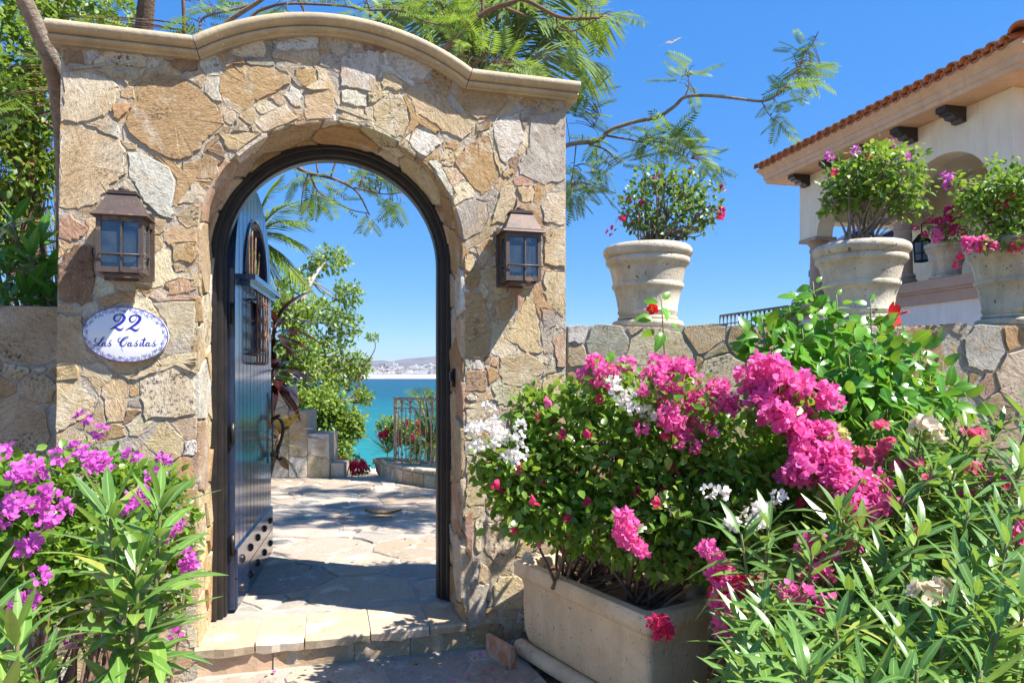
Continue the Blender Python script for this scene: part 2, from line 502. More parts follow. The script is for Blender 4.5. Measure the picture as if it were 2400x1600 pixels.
def stone(name, poly, mapf, parent, mat, color, h=.016, bev=.010, deep=.03, rough=.005):
    if area(poly) < 0: poly = poly[::-1]
    K = len(poly); c = poly.mean(0)
    size = max(math.sqrt(abs(area(poly))), .01)
    d = c - poly; dl = np.linalg.norm(d, axis=1, keepdims=True)
    b = min(bev, .16 * size)
    r2 = poly + d / np.maximum(dl, 1e-6) * b
    r3 = poly + d * .55
    tilt = rng.normal(0, .045, 2)
    def face_n(q): return -h + (q - c) @ tilt * min(1, .12 / size)
    rings = [(poly, np.full(K, deep)), (poly, np.full(K, -h * .45) + rng.normal(0, h * .12, K)), (r2, face_n(r2) + rng.normal(0, rough * .25, K)),
             (r3, face_n(r3) + rng.normal(0, rough * .18, K))]
    V = [mapf(r[:, 0], r[:, 1], n) for r, n in rings] + [mapf(np.array([c[0]]), np.array([c[1]]), np.array([-h + rng.normal(0, rough * .1)]))]
    V = np.vstack(V)
    Fc = [(i * K + k, i * K + (k + 1) % K, (i + 1) * K + (k + 1) % K, (i + 1) * K + k) for i in range(3) for k in range(K)]
    Fc += [(3 * K + k, 3 * K + (k + 1) % K, 4 * K) for k in range(K)]
    return mk(name, V, Fc, mat, parent, False, color)

def pip(pts, poly):
    pts = np.asarray(pts); x, y = pts[:, 0], pts[:, 1]
    ins = np.zeros(len(pts), bool)
    for i in range(len(poly)):
        (x0, y0), (x1, y1) = poly[i], poly[(i + 1) % len(poly)]
        cond = ((y0 > y) != (y1 > y)) & (x < (x1 - x0) * (y - y0) / (y1 - y0 + 1e-12) + x0)
        ins ^= cond
    return ins

def pdist(pts, poly):
    pts = np.asarray(pts, float); best = np.full(len(pts), 1e9)
    for i in range(len(poly)):
        a = np.asarray(poly[i]); b = np.asarray(poly[(i + 1) % len(poly)])
        ab = b - a; t = np.clip(((pts - a) @ ab) / (ab @ ab + 1e-12), 0, 1)
        best = np.minimum(best, np.linalg.norm(pts - a - t[:, None] * ab, axis=1))
    return best

def sdf_poly(pts, poly):
    return np.where(pip(pts, poly), -1, 1) * pdist(pts, poly)

def darts(inside, lo, hi, radii, tries, pack=.92, obst=None):
    """points with radii; inside(pts)-> signed clearance to the region's edge (positive inside)"""
    C = np.zeros((0, 2)); R = np.zeros(0)
    for r, n in zip(radii, tries):
        q = rng.uniform(lo, hi, (n, 2)); ok = inside(q) > r * .55
        q = q[ok]
        if obst is not None and len(q): q = q[obst(q) > r * .75]
        for p in q:
            if len(C) == 0 or np.all(np.linalg.norm(C - p, axis=1) > (R + r) * pack):
                C = np.vstack([C, p]); R = np.append(R, r)
    return C, R

COLS = dict(T=(.59, .45, .27), O=(.48, .31, .15), C=(.66, .55, .38), W=(.68, .63, .54), G=(.44, .39, .32), B=(.30, .19, .11), R=(.50, .31, .21))
def vary(c, a=.10):
    c = np.array(c) * (1 + rng.normal(0, a))
    return tuple(np.clip(c * (1 + rng.normal(0, a * .35, 3)), .03, .8))
def rcol(w=dict(T=5, O=3, C=4, W=2, G=2, B=1, R=1)):
    return vary(COLS[random.choices(list(w), list(w.values()))[0]])

def pull(poly, c, ok):
    """move outline points that leave the region back towards c"""
    poly = poly.copy(); bad = ~ok(poly)
    if bad.any():
        lo = np.zeros(bad.sum()); hi = np.ones(bad.sum()); q = poly[bad]
        for _ in range(12):
            m = (lo + hi) / 2; good = ok(c + (q - c) * m[:, None])
            lo = np.where(good, m, lo); hi = np.where(good, hi, m)
        poly[bad] = c + (q - c) * lo[:, None]
    return poly

def stone_face(parent, inside, lo, hi, radii, tries, mapf, gap=.016, step=.05, jit=.004, mat='stone', name='stone', h=(.003, .013), pack=.92,
               obst=None, pal=None, rough=.003, bev=.004, minarea=.0004, pull_in=.004):
    C, R = darts(inside, lo, hi, radii, tries, pack, obst)
    n = 0
    for p, r, poly in zip(C, R, cells(C, (R * rng.uniform(.55, 1.25, len(R))) ** 2, gap, max(radii) * 2.8)):
        if poly is None: continue
        q = resample(poly, step, jit)
        ok = (lambda x: inside(x) > pull_in) if obst is None else (lambda x: (inside(x) > pull_in) & (obst(x) > gap * .6))
        q = pull(q, p, ok)
        if abs(area(q)) < minarea: continue
        stone(name, q, mapf, parent, M[mat], rcol(pal) if pal else rcol(), rng.uniform(*h), rough=rough, bev=bev)
        n += 1
    return n

# ------------------------------------------------------------------ ground, sea, far shore
def ground_z(x, y):
    z = np.full_like(x, -.035)
    f = np.clip(y - 9.9, 0, None)
    z = z - f * .34 - np.clip(f - 40, 0, None) * .05
    return np.maximum(z, -26) + np.where(y > 11, .5 * np.sin(x * .5) * np.sin(y * .4), 0)
gx = np.unique(np.concatenate([np.linspace(-260, -12, 22), np.linspace(-12, 14, 53), np.linspace(14, 260, 22)]))
gy = np.unique(np.concatenate([np.linspace(-120, -4, 12), np.linspace(-4, 14, 37), np.linspace(14, 130, 30)]))
X, Y = np.meshgrid(gx, gy); Z = ground_z(X, Y)
nx, ny = len(gx), len(gy)
idx = np.arange(nx * ny).reshape(ny, nx)
fc = np.stack([idx[:-1, :-1], idx[:-1, 1:], idx[1:, 1:], idx[1:, :-1]], -1).reshape(-1, 4)
ground = tag(mk('ground', np.stack([X, Y, Z], -1).reshape(-1, 3), fc, M['soil'], None, True), kind='structure')
tag(mk('sea', [(-6000, 40, -20), (6000, 40, -20), (6000, 9000, -20), (-6000, 9000, -20)], [(0, 1, 2, 3)], M['sea']), kind='structure')

def far_d(px, py, z): return (EYE - z) * F / (py - HY)
# beach: a sloping strip of sand along the far shore
bx = np.linspace(-2600, 2600, 60)
bv = np.concatenate([np.stack([bx, 2830 - .06 * bx + 30 * np.sin(bx / 600), np.full(60, -20.4)], -1),
                     np.stack([bx, 2990 - .06 * bx + 30 * np.sin(bx / 600), np.full(60, -3.0)], -1),
                     np.stack([bx, 3100 - .06 * bx, np.full(60, -1.0)], -1)])
tag(mk('beach', bv, [(r * 60 + i, r * 60 + i + 1, (r + 1) * 60 + i + 1, (r + 1) * 60 + i) for r in range(2) for i in range(59)], M['sand'], None, True), kind='structure')

def ridge(name, d0, d1, hfun, n=140, m=14, xr=3200):
    xs = np.linspace(-xr, xr, n); V = []
    for j in range(m):
        f = j / (m - 1); y = d0 + (d1 - d0) * f
        for x in xs: V.append((x, y + 60 * math.sin(x / 300 + j), -3 + hfun(x) * (f ** 1.15) + (6 * math.sin(x / 47 + 3 * j) + 5 * math.sin(x / 23 + 7 * j)) * f))
    fcs = [(j * n + i, j * n + i + 1, (j + 1) * n + i + 1, (j + 1) * n + i) for j in range(m - 1) for i in range(n - 1)]
    return tag(mk(name, V, fcs, M['hill'], None, True), kind='structure')
def h_low(x): return 62 + 14 * math.sin(x / 260 + 1.2) + 9 * math.sin(x / 90)
def h_far(x):
    return .52 * (190 + 90 * math.exp(-((x + 1630) / 260) ** 2) + 55 * math.exp(-((x + 900) / 330) ** 2) + 120 * math.exp(-((x + 300) / 480) ** 2) + 16 * math.sin(x / 130) + 9 * math.sin(x / 41))
ridge('hill', 3080, 3800, h_low)
ridge('hill', 4700, 6100, h_far, xr=5200)
tb = MB()
for k in range(1500):
    x = rng.uniform(-1150, 120); f = rng.random() ** 1.3
    y = 3095 + f * 640; z = -4 + h_low(x) * max(0, (y - 3080) / 720) ** 1.15
    w, dp, hh = rng.uniform(5, 19), rng.uniform(6, 16), rng.uniform(4, 9) * (1.5 if rng.random() < .1 else 1)
    tb.box((x, y, z - 3), (x + w, y + dp, z + hh))
for (x, w, hh) in ((-700, 46, 24), (-735, 30, 16), (-655, 22, 15)):
    tb.box((x, 3760, 40), (x + w, 3790, h_low(x) + hh))
tag(tb.build('distant_town', M['town']), 'low white and tan hillside town across the bay above the beach', 'town', kind='stuff')

# ------------------------------------------------------------------ the gateway
GW = 1.383; RAD = GW / 2; SPR = 2.218; UL0, UL1, UR = -.655, -.612, 1.992; TH = .55; FLZ = .152
gate = thing('stone_gateway', 'tall rubble stone gateway wall with arched opening and moulded cornice', 'gateway', (W3(.69, 0, .27)))
# cornice path on the front plane of the moulding
CN = -.07
cl = wallpt(109, 49, CN); cm1 = wallpt(452, 88, CN); cm2 = wallpt(1106, 163, CN); cr = wallpt(1358, 189, CN)
apex = wallpt(720, 27, CN)
zc = (cl[1] + cm1[1] + cm2[1] + cr[1]) / 4
ua, ub = cm1[0], cm2[0]
rise = apex[1] - zc; half = (ub - ua) / 2; uc = (ua + ub) / 2
RC = (half ** 2 + rise ** 2) / (2 * rise); zcc = zc + rise - RC
CH = .091
def top_z(u):
    u = np.asarray(u, float)
    arc = zcc + np.sqrt(np.maximum(RC ** 2 - (u - uc) ** 2, 0))
    return np.where((u > ua) & (u < ub), arc, zc)
def arch_z(u):
    return SPR + np.sqrt(np.maximum(RAD ** 2 - (np.asarray(u, float) - RAD) ** 2, 0))
# solid core
core = MB()
def slab_cols(us, zb, zt):
    n = len(us)
    for a in (0, TH):
        V = np.vstack([W3(us, zb, a), W3(us, zt, a)])
        core.add(V, [((i, i + 1, n + i + 1, n + i) if a == 0 else (i + 1, i, n + i, n + i + 1)) for i in range(n - 1)])
    core.add(np.vstack([W3(us, zt, 0), W3(us, zt, TH)]), [(i, i + 1, n + i + 1, n + i) for i in range(n - 1)])
def side(u, z0, z1, u1=None):
    u1 = u if u1 is None else u1
    core.add(np.vstack([W3([u, u1], [z0, z1], 0), W3([u, u1], [z0, z1], TH)]), [(0, 1, 3, 2)])
tz = lambda u: top_z(u) - CH + .03
us = np.array([UL0, -.45, -.3, -.15, 0.0])
lu = np.array([UL1, -.45, -.3, -.15, 0.0])
V = np.vstack([W3(us, -.1, 0), W3(lu, tz(lu), 0)]); core.add(V, [(i, i + 1, 6 + i - 0, 5 + i) for i in range(4)])
V = np.vstack([W3(us, -.1, TH), W3(lu, tz(lu), TH)]); core.add(V, [(i + 1, i, 5 + i, 6 + i) for i in range(4)])
core.add(np.vstack([W3(lu, tz(lu), 0), W3(lu, tz(lu), TH)]), [(i, i + 1, 6 + i, 5 + i) for i in range(4)])
side(UL0, -.1, float(tz(UL1)), UL1)
th = np.linspace(0, pi, 33); um = RAD - RAD * np.cos(th)
slab_cols(um, arch_z(um), tz(um))
core.add(np.vstack([W3(um, arch_z(um), 0), W3(um, arch_z(um), TH)]), [(i, i + 1, 33 + i + 1, 33 + i) for i in range(32)])
side(0, -.1, SPR); side(GW, -.1, SPR)
ur = np.linspace(GW, UR, 6)
slab_cols(ur, np.full(6, -.1), tz(ur)); side(UR, -.1, float(tz(UR)))
core.build('mortar', M['mortar'], gate, False)

Z1, Z2 = (0, 0), (800, 0)
Z4, Z5, Z6 = (0, 533), (800, 533), (800, 1066)
BIG = [
 (Z1, 'C', [(435,505),(600,490),(770,560),(820,600),(800,660),(760,770),(720,800),(520,850),(435,835)]),
 (Z1, 'O', [(1120,515),(1270,545),(1360,600),(1520,760),(1540,860),(1440,950),(1380,1040),(1290,1085),(1190,1110),(1040,1030),(930,950),(860,860),(900,750),(1010,610)]),
 (Z1, 'T', [(420,860),(520,860),(680,910),(810,960),(870,1060),(860,1200),(800,1260),(740,1330),(640,1420),(520,1440),(410,1420)]),
 (Z1, 'G', [(590,860),(760,815),(830,880),(820,950),(690,905)]),
 (Z1, 'O', [(1530,500),(1620,455),(1850,470),(2000,520),(2000,580),(1900,640),(1790,690),(1650,780),(1580,750),(1510,640)]),
 (Z1, 'T', [(640,480),(1000,480),(980,530),(900,590),(800,530)]),
 (Z1, 'T', [(830,620),(880,590),(930,610),(930,680),(890,690),(840,670)]),
 (Z1, 'O', [(785,710),(860,695),(895,730),(880,780),(820,820),(775,800)]),
 (Z1, 'C', [(650,440),(720,350),(1000,390),(1015,462),(655,465)]),
 (Z1, 'B', [(440,350),(560,350),(590,440),(440,450)]),
 (Z1, 'W', [(605,350),(680,340),(690,400),(630,450),(600,420)]),
 (Z1, 'C', [(1540,360),(1820,270),(1830,400),(1640,395)]),
 (Z1, 'W', [(1880,300),(2190,230),(2195,330),(2050,350),(1900,345)]),
 (Z1, 'C', [(1870,365),(2190,350),(2195,450),(2050,440),(1880,400)]),
 (Z1, 'O', [(2040,480),(2180,480),(2180,600),(2100,600),(2030,540)]),
 (Z1, 'W', [(1960,660),(2010,590),(2080,640),(2070,740),(2010,720)]),
 (Z1, 'T', [(2105,640),(2300,625),(2310,830),(2110,840),(2090,740)]),
 (Z1, 'C', [(1750,840),(1970,720),(2050,815),(1820,925)]),
 (Z1, 'G', [(1590,910),(1640,820),(1730,880),(1720,910)]),
 (Z1, 'T', [(1510,925),(1790,925),(1760,980),(1640,1050),(1570,1030)]),
 (Z1, 'W', [(880,1060),(980,1055),(1170,1160),(1210,1240),(1190,1400),(1190,1500),(1090,1480),(990,1380),(900,1220)]),
 (Z1, 'O', [(1230,1150),(1420,1065),(1530,1110),(1480,1225),(1350,1230)]),
 (Z1, 'B', [(1440,1020),(1500,990),(1560,1050),(1550,1090),(1430,1050)]),
 (Z1, 'T', [(1215,1490),(1330,1415),(1415,1440),(1405,1560),(1260,1560)]),
 (Z1, 'C', [(1225,1400),(1350,1250),(1440,1340),(1400,1400)]),
 (Z1, 'R', [(395,1490),(480,1480),(600,1560),(580,1640),(500,1670),(405,1640)]),
 (Z1, 'T', [(830,965),(950,1000),(930,1040),(880,1040)]),
 (Z1, 'B', [(1130,410),(1375,390),(1355,480),(1250,500)]),
 (Z2, 'W', [(0,390),(60,365),(262,355),(260,480),(205,635),(0,590)]),
 (Z2, 'W', [(350,355),(450,355),(640,470),(560,550),(460,560),(405,520),(325,410)]),
 (Z2, 'T', [(280,505),(370,520),(425,570),(415,620),(280,610)]),
 (Z2, 'T', [(440,615),(540,602),(700,660),(800,780),(905,890),(840,965),(700,900),(520,780)]),
 (Z2, 'T', [(225,730),(330,645),(400,655),(455,720),(465,830),(420,940),(385,950),(225,865)]),
 (Z2, 'W', [(0,620),(100,622),(175,660),(178,735),(80,738),(0,700)]),
 (Z2, 'C', [(0,752),(150,752),(175,838),(110,852),(0,815)]),
 (Z2, 'W', [(440,955),(560,855),(690,970),(685,1000),(580,1085),(545,1070)]),
 (Z2, 'O', [(750,622),(850,612),(1100,642),(1165,700),(1060,790),(940,830),(860,780)]),
 (Z2, 'W', [(1040,870),(1130,795),(1215,785),(1262,940),(1195,1060),(1130,1135),(1085,1100)]),
 (Z2, 'G', [(1300,805),(1545,765),(1545,1240),(1400,1275),(1225,1200),(1215,1150),(1295,1010)]),
 (Z2, 'O', [(780,1130),(860,1012),(950,925),(1025,960),(1035,1080),(1085,1200),(1035,1290),(970,1355),(880,1260)]),
 (Z2, 'O', [(1225,700),(1300,655),(1375,685),(1355,750),(1235,730)]),
 (Z2, 'O', [(722,970),(800,962),(815,1000),(770,1036),(715,1000)]),
 (Z2, 'T', [(685,1052),(735,1045),(735,1105),(685,1105)]),
 (Z2, 'G', [(790,1425),(870,1375),(995,1395),(1005,1500),(950,1600),(840,1660),(800,1567)]),
 (Z2, 'T', [(1040,1480),(1100,1300),(1185,1278),(1200,1400),(1140,1530),(1025,1555)]),
 (Z2, 'T', [(1212,1285),(1325,1295),(1315,1395),(1245,1395)]),
 (Z2, 'C', [(1375,1420),(1420,1335),(1548,1325),(1548,1560),(1395,1530)]),
 (Z2, 'W', [(605,1110),(660,1098),(780,1335),(775,1360),(700,1285)]),
 (Z2, 'C', [(80,300),(130,285),(148,338),(82,345)]),
 (Z2, 'O', [(575,568),(640,525),(646,598),(600,608)]),
 (Z2, 'O', [(1105,1190),(1180,1165),(1196,1200),(1120,1228)]),
 (Z2, 'B', [(925,872),(1015,835),(1050,852),(1000,898),(932,908)]),
 (Z4, 'B', [(400,240),(520,125),(645,135),(648,495),(560,535),(400,505)]),
 (Z4, 'O', [(695,490),(820,445),(970,432),(895,525),(705,545)]),
 (Z4, 'O', [(1188,112),(1345,112),(1345,228),(1193,228)]),
 (Z4, 'O', [(1042,62),(1108,62),(1128,148),(1042,168)]),
 (Z4, 'R', [(1145,390),(1300,335),(1318,455),(1152,465)]),
 (Z4, 'C', [(1055,520),(1348,505),(1348,855),(1135,875),(1180,740),(1120,620)]),
 (Z4, 'T', [(380,592),(560,604),(580,720),(590,830),(685,915),(380,955)]),
 (Z4, 'T', [(380,1070),(600,1042),(675,1170),(655,1280),(520,1336),(400,1415),(372,1330)]),
 (Z4, 'T', [(705,1110),(828,1015),(885,1062),(875,1200),(848,1335),(742,1345)]),
 (Z4, 'C', [(965,1062),(1340,905),(1346,1295),(1000,1325),(965,1130)]),
 (Z4, 'C', [(895,1046),(1078,925),(1105,950),(1085,995),(930,1056)]),
 (Z4, 'T', [(1185,252),(1338,252),(1338,306),(1203,306)]),
 (Z5, 'O', [(858,442),(958,452),(1006,590),(1036,720),(1006,876),(958,905),(858,896),(848,640)]),
 (Z5, 'T', [(955,302),(1085,275),(1098,370),(1145,438),(1090,465),(1004,418)]),
 (Z5, 'T', [(1280,465),(1336,542),(1385,865),(1290,865),(1125,758),(1172,680)]),
 (Z5, 'G', [(1364,562),(1456,572),(1476,678),(1402,716)]),
 (Z5, 'T', [(1394,312),(1530,304),(1545,490),(1540,615),(1424,538),(1394,450)]),
 (Z5, 'R', [(1454,702),(1545,694),(1545,975),(1484,956)]),
 (Z5, 'T', [(1094,902),(1288,865),(1414,960),(1328,1056),(1240,1095),(1114,1076),(1084,1000)]),
 (Z5, 'R', [(858,984),(998,984),(1006,1126),(858,1126)]),
 (Z5, 'C', [(858,1162),(928,1153),(938,1188),(866,1188)]),
 (Z5, 'C', [(858,1224),(958,1204),(996,1300),(948,1396),(858,1416)]),
 (Z5, 'T', [(845,192),(906,194),(916,268),(880,316),(848,300)]),
 (Z5, 'O', [(925,132),(1046,56),(1074,158),(960,286)]),
 (Z5, 'O', [(1034,522),(1110,494),(1195,465),(1156,636),(1054,656)]),
 (Z5, 'T', [(1394,4),(1545,4),(1545,276),(1394,248)]),
 (Z5, 'C', [(1354,882),(1428,902),(1418,948),(1344,930)]),
 (Z6, 'T', [(858,4),(1000,4),(988,346),(858,346)]),
 (Z6, 'R', [(850,412),(902,394),(906,815),(858,890)]),
 (Z6, 'C', [(922,442),(978,462),(958,676),(922,640)]),
 (Z6, 'C', [(994,464),(1246,484),(1178,756),(1084,756),(994,678)]),
 (Z6, 'T', [(955,734),(1056,792),(1000,876),(936,876)]),
 (Z6, 'T', [(1084,834),(1266,844),(1286,1056),(1054,1056),(1044,900)]),
 (Z6, 'G', [(874,904),(1016,884),(978,1144),(866,1174)]),
 (Z6, 'O', [(858,1214),(990,1164),(1250,1154),(1240,1256),(858,1312)]),
]
big2 = []
for org, col, pts in BIG:
    q = np.array([wallpt(org[0] + x / 2.94, org[1] + y / 2.94) for x, y in pts])
    big2.append((col, q))
def gate_inside(p):
    p = np.atleast_2d(p); u, z = p[:, 0], p[:, 1]
    d = np.minimum(UR - .002 - u, u - (UL0 + (UL1 - UL0) * z / 3.2))
    d = np.minimum(d, np.minimum(z + .08, top_z(u) - CH + .01 - z))
    arch = np.where(z < SPR, np.minimum(np.maximum(-u, u - GW), 9), np.hypot(u - RAD, z - SPR) - RAD)
    return np.minimum(d, arch)
all_big = [q for _, q in big2]
def big_clear(p):
    p = np.atleast_2d(p); out = np.full(len(p), 9.0)
    for q in all_big:
        lo, hi = q.min(0) - .3, q.max(0) + .3
        s_ = np.all((p > lo) & (p < hi), axis=1)
        if s_.any(): out[s_] = np.minimum(out[s_], sdf_poly(p[s_], q))
    return out
for col, q in big2:
    qq = resample(q, .028, .0050)
    qq = pull(qq, q.mean(0), lambda x: gate_inside(x) > .003)
    stone('stone', qq, W3, gate, M['stone'], vary(COLS[col], .06), rng.uniform(.003, .011), bev=.004, rough=.003)
stone_face(gate, gate_inside, (UL0, -.1), (UR, 3.4), [.19, .13, .09, .06, .04, .026], [300, 600, 1200, 2000, 4000, 6000], W3, gap=.011, step=.024, jit=.0042,
           obst=big_clear, h=(.0015, .008), pack=.86, minarea=.0003)
# reveal of the arch: jambs and intrados faced with stone
LJ = SPR - FLZ; LA = pi * RAD; LT = 2 * LJ + LA
def reveal_map(s_, n, h):
    s_, n, h = np.broadcast_arrays(np.asarray(s_, float), np.asarray(n, float), np.asarray(h, float))
    u = np.where(s_ < LJ, 0.0, np.where(s_ > LJ + LA, GW, RAD - RAD * np.cos((s_ - LJ) / RAD)))
    z = np.where(s_ < LJ, FLZ + s_, np.where(s_ > LJ + LA, FLZ + LT - s_, SPR + RAD * np.sin((s_ - LJ) / RAD)))
    iu = np.where(s_ < LJ, 1.0, np.where(s_ > LJ + LA, -1.0, np.cos((s_ - LJ) / RAD)))
    iz = np.where((s_ < LJ) | (s_ > LJ + LA), 0.0, -np.sin((s_ - LJ) / RAD))
    return W3(u - iu * h, z - iz * h, n)
rev_in = lambda p: np.minimum(np.minimum(p[:, 0], LT - p[:, 0]), np.minimum(p[:, 1] + .006, .40 - p[:, 1]))
stone_face(gate, rev_in, (0, 0), (LT, .40), [.16, .11, .08, .05], [160, 400, 900, 1500], reveal_map, gap=.012, step=.05, jit=.003, h=(.006, .016),
           name='reveal_stone', pal=dict(T=5, O=4, C=4, W=2, R=1), rough=.003)
# cornice: three mitred lengths, each a bullnose over a cove over a fillet
def corn_prof():
    """bullnose over a quirk, a half-round band and a fillet"""
    pr = [(-.02, .012)]
    for a in np.linspace(95, -80, 9): pr.append((.082 + .040 * math.cos(math.radians(a)), -.034 + .042 * math.sin(math.radians(a))))
    pr += [(.080, -.079), (.066, -.082)]
    for a in np.linspace(70, -80, 6): pr.append((.056 + .022 * math.cos(math.radians(a)), -.101 + .020 * math.sin(math.radians(a))))
    pr += [(.044, -.124), (.036, -.127), (.034, -.138), (-.02, -.138), (-.02, -.05)]
    return [(x if x < 0 else x * .80, y * .66) for x, y in pr]
cp = corn_prof()
def cframe(u, z, tu, tz_):
    nz = np.array([-tz_, tu]) / math.hypot(tu, tz_)
    o = W3(u, z, 0.0)
    a = np.array([-N_[0], -N_[1], 0])
    b = np.array([E_[0] * nz[0], E_[1] * nz[0], nz[1]])
    return (o, a, b)
def mitre(u, z, t1, t2):
    t1 = np.array(t1) / np.hypot(*t1); t2 = np.array(t2) / np.hypot(*t2)
    n1 = np.array([-t1[1], t1[0]]); n2 = np.array([-t2[1], t2[0]])
    m = (n1 + n2); m = m / (m @ n1)
    return (W3(u, z, 0.0), np.array([-N_[0], -N_[1], 0]), np.array([E_[0] * m[0], E_[1] * m[0], m[1]]))
aang = math.asin(half / RC)
ta = (math.cos(aang), math.sin(aang))
left_m = mitre(ua, zc, (1, 0), ta); right_m = mitre(ub, zc, (ta[0], -ta[1]), (1, 0))
def back(fr): return fr
def cornice(frames):
    o = MB().sweep(cp, frames, True).build('cornice', M['cornice'], gate); auto_smooth(o, 35)
    back_pr = [(-.02, .0), (-TH - .03, .0), (-TH - .03, -CH), (-.02, -CH)]
    MB().sweep(back_pr, frames, True).build('coping', M['cornice_grey'], gate)
def shift(fr, du): return (fr[0] + np.array([E_[0] * du, E_[1] * du, 0]), fr[1], fr[2])
cornice([cframe(cl[0] + (ua - cl[0]) * f, zc, 1, 0) for f in np.linspace(0, .97, 8)] + [shift(left_m, -.002)])
arcf = []
for a in np.linspace(-aang, aang, 26)[1:-1]:
    arcf.append(cframe(uc + RC * math.sin(a), zcc + RC * math.cos(a), math.cos(a), -math.sin(a)))
cornice([shift(left_m, .002)] + arcf + [shift(right_m, -.002)])
cornice([shift(right_m, .002)] + [cframe(ub + (cr[0] - ub) * f, zc, 1, 0) for f in np.linspace(.05, 1, 6)])

# ------------------------------------------------------------------ garden walls to either side
A_l = W3(UL0 - .02, 0, .30); B_l = W3(-3.6, 0, .30)
lw = thing('garden_wall', 'low rubble stone wall in shade beside the gateway, plants above it', 'wall', W3(-1.6, 0, .45))
LWT = 1.90
MB().hexa(np.vstack([W3([-3.6, UL0 - .004, UL0 - .004, -3.6], -.1, [.30, .30, .7, .7]), W3([-3.6, UL0 - .004, UL0 - .004, -3.6], LWT, [.30, .30, .7, .7])])).build('mortar', M['mortar'], lw)
lmap = lambda u, z, n: W3(u, z, .30 + np.asarray(n))
stone_face(lw, lambda p: np.minimum(np.minimum(UL0 - .006 - p[:, 0], p[:, 0] + 2.3), np.minimum(p[:, 1] + .05, LWT + .004 - p[:, 1])), (-2.3, -.1), (UL0, LWT),
           [.15, .10, .07, .045, .03], [400, 1000, 1800, 3200, 4000], lmap, pal=dict(T=3, O=3, C=4, W=2, G=4, R=1))
rA, rB = np.array([.322, 4.035]), np.array([3.95, 3.90])
rdir = (rB - rA) / np.linalg.norm(rB - rA); rn = np.array([-rdir[1], rdir[0]]); RL = np.linalg.norm(rB - rA); RWT = 1.828
def R3(u, z, n):
    u, z, n = np.broadcast_arrays(np.asarray(u, float), np.asarray(z, float), np.asarray(n, float))
    return np.stack([rA[0] + u * rdir[0] + n * rn[0], rA[1] + u * rdir[1] + n * rn[1], z], -1)
rw = thing('garden_wall', 'sunlit rubble stone parapet wall carrying the big plant pots', 'wall', R3(1.8, 0, .3))
MB().hexa(np.vstack([R3([0, RL, RL, 0], -.1, [0, 0, .62, .62]), R3([0, RL, RL, 0], RWT, [0, 0, .62, .62])])).build('mortar', M['mortar'], rw)
rin = lambda p: np.minimum(np.minimum(p[:, 0] - .004, RL - p[:, 0]), np.minimum(p[:, 1] + .06, RWT + .004 + .012 * np.sin(9 * p[:, 0]) - p[:, 1]))
stone_face(rw, rin, (0, -.06), (RL, RWT + .02), [.17, .12, .08, .055, .035], [330, 800, 1800, 3400, 5200], R3, pal=dict(T=6, O=3, C=5, W=2, G=1, R=1), pack=.88)

# ------------------------------------------------------------------ paving
step_t = thing('stone_step', 'broad flagstone doorstep with rough nosing under the arch', 'step', W3(.69, 0, .1))
cuts = [wallpt(465, 1515)[0] - .02, wallpt(598, 1515)[0], wallpt(714, 1500)[0], wallpt(868, 1490)[0], wallpt(1006, 1475)[0], GW + .012]
for i in range(5):
    a, b = cuts[i] + .004, cuts[i + 1] - .004
    k = 7; uu = np.linspace(a, b, k)
    fr = -.028 + rng.normal(0, .005, k); bk = .36 + rng.normal(0, .012, k)
    zt = FLZ + rng.normal(0, .0015); zb = FLZ - .055 + rng.normal(0, .004, k)
    V = np.vstack([W3(uu, zb, fr + .008), W3(uu, zt - .012, fr), W3(uu, zt, fr + .012), W3(uu, zt, bk), W3(uu, zb, bk)])
    Fc = [(r * k + j, r * k + j + 1, (r + 1) * k + j + 1, (r + 1) * k + j) for r in range(4) for j in range(k - 1)]
    Fc += [tuple(r * k for r in range(4, -1, -1)), tuple(r * k + k - 1 for r in range(5))]
    mk('slab', V, Fc, M['paver'], step_t, False, vary((.50, .38, .26), .05))
rc = [cuts[0], wallpt(640, 1560)[0], wallpt(830, 1550)[0], wallpt(962, 1530)[0], GW + .006]
for i in range(4):
    a, b = rc[i] + .003, rc[i + 1] - .003; k = 6; uu = np.linspace(a, b, k)
    fr = .004 + rng.normal(0, .004, k)
    V = np.vstack([W3(uu, -.03, fr), W3(uu, .045, fr + rng.normal(0, .004, k)), W3(uu, FLZ - .05, fr), W3(uu, FLZ - .05, .2)])
    mk('riser_stone', V, [(r * k + j, r * k + j + 1, (r + 1) * k + j + 1, (r + 1) * k + j) for r in range(3) for j in range(k - 1)], M['paver'], step_t, False, vary((.45, .33, .21), .06))
MB().hexa(np.vstack([W3([cuts[0] + .01, GW, GW, cuts[0] + .01], -.05, [.012, .012, .5, .5]), W3([cuts[0] + .01, GW, GW, cuts[0] + .01], FLZ - .006, [.012, .012, .5, .5])])).build('bedding', M['grout'], step_t)

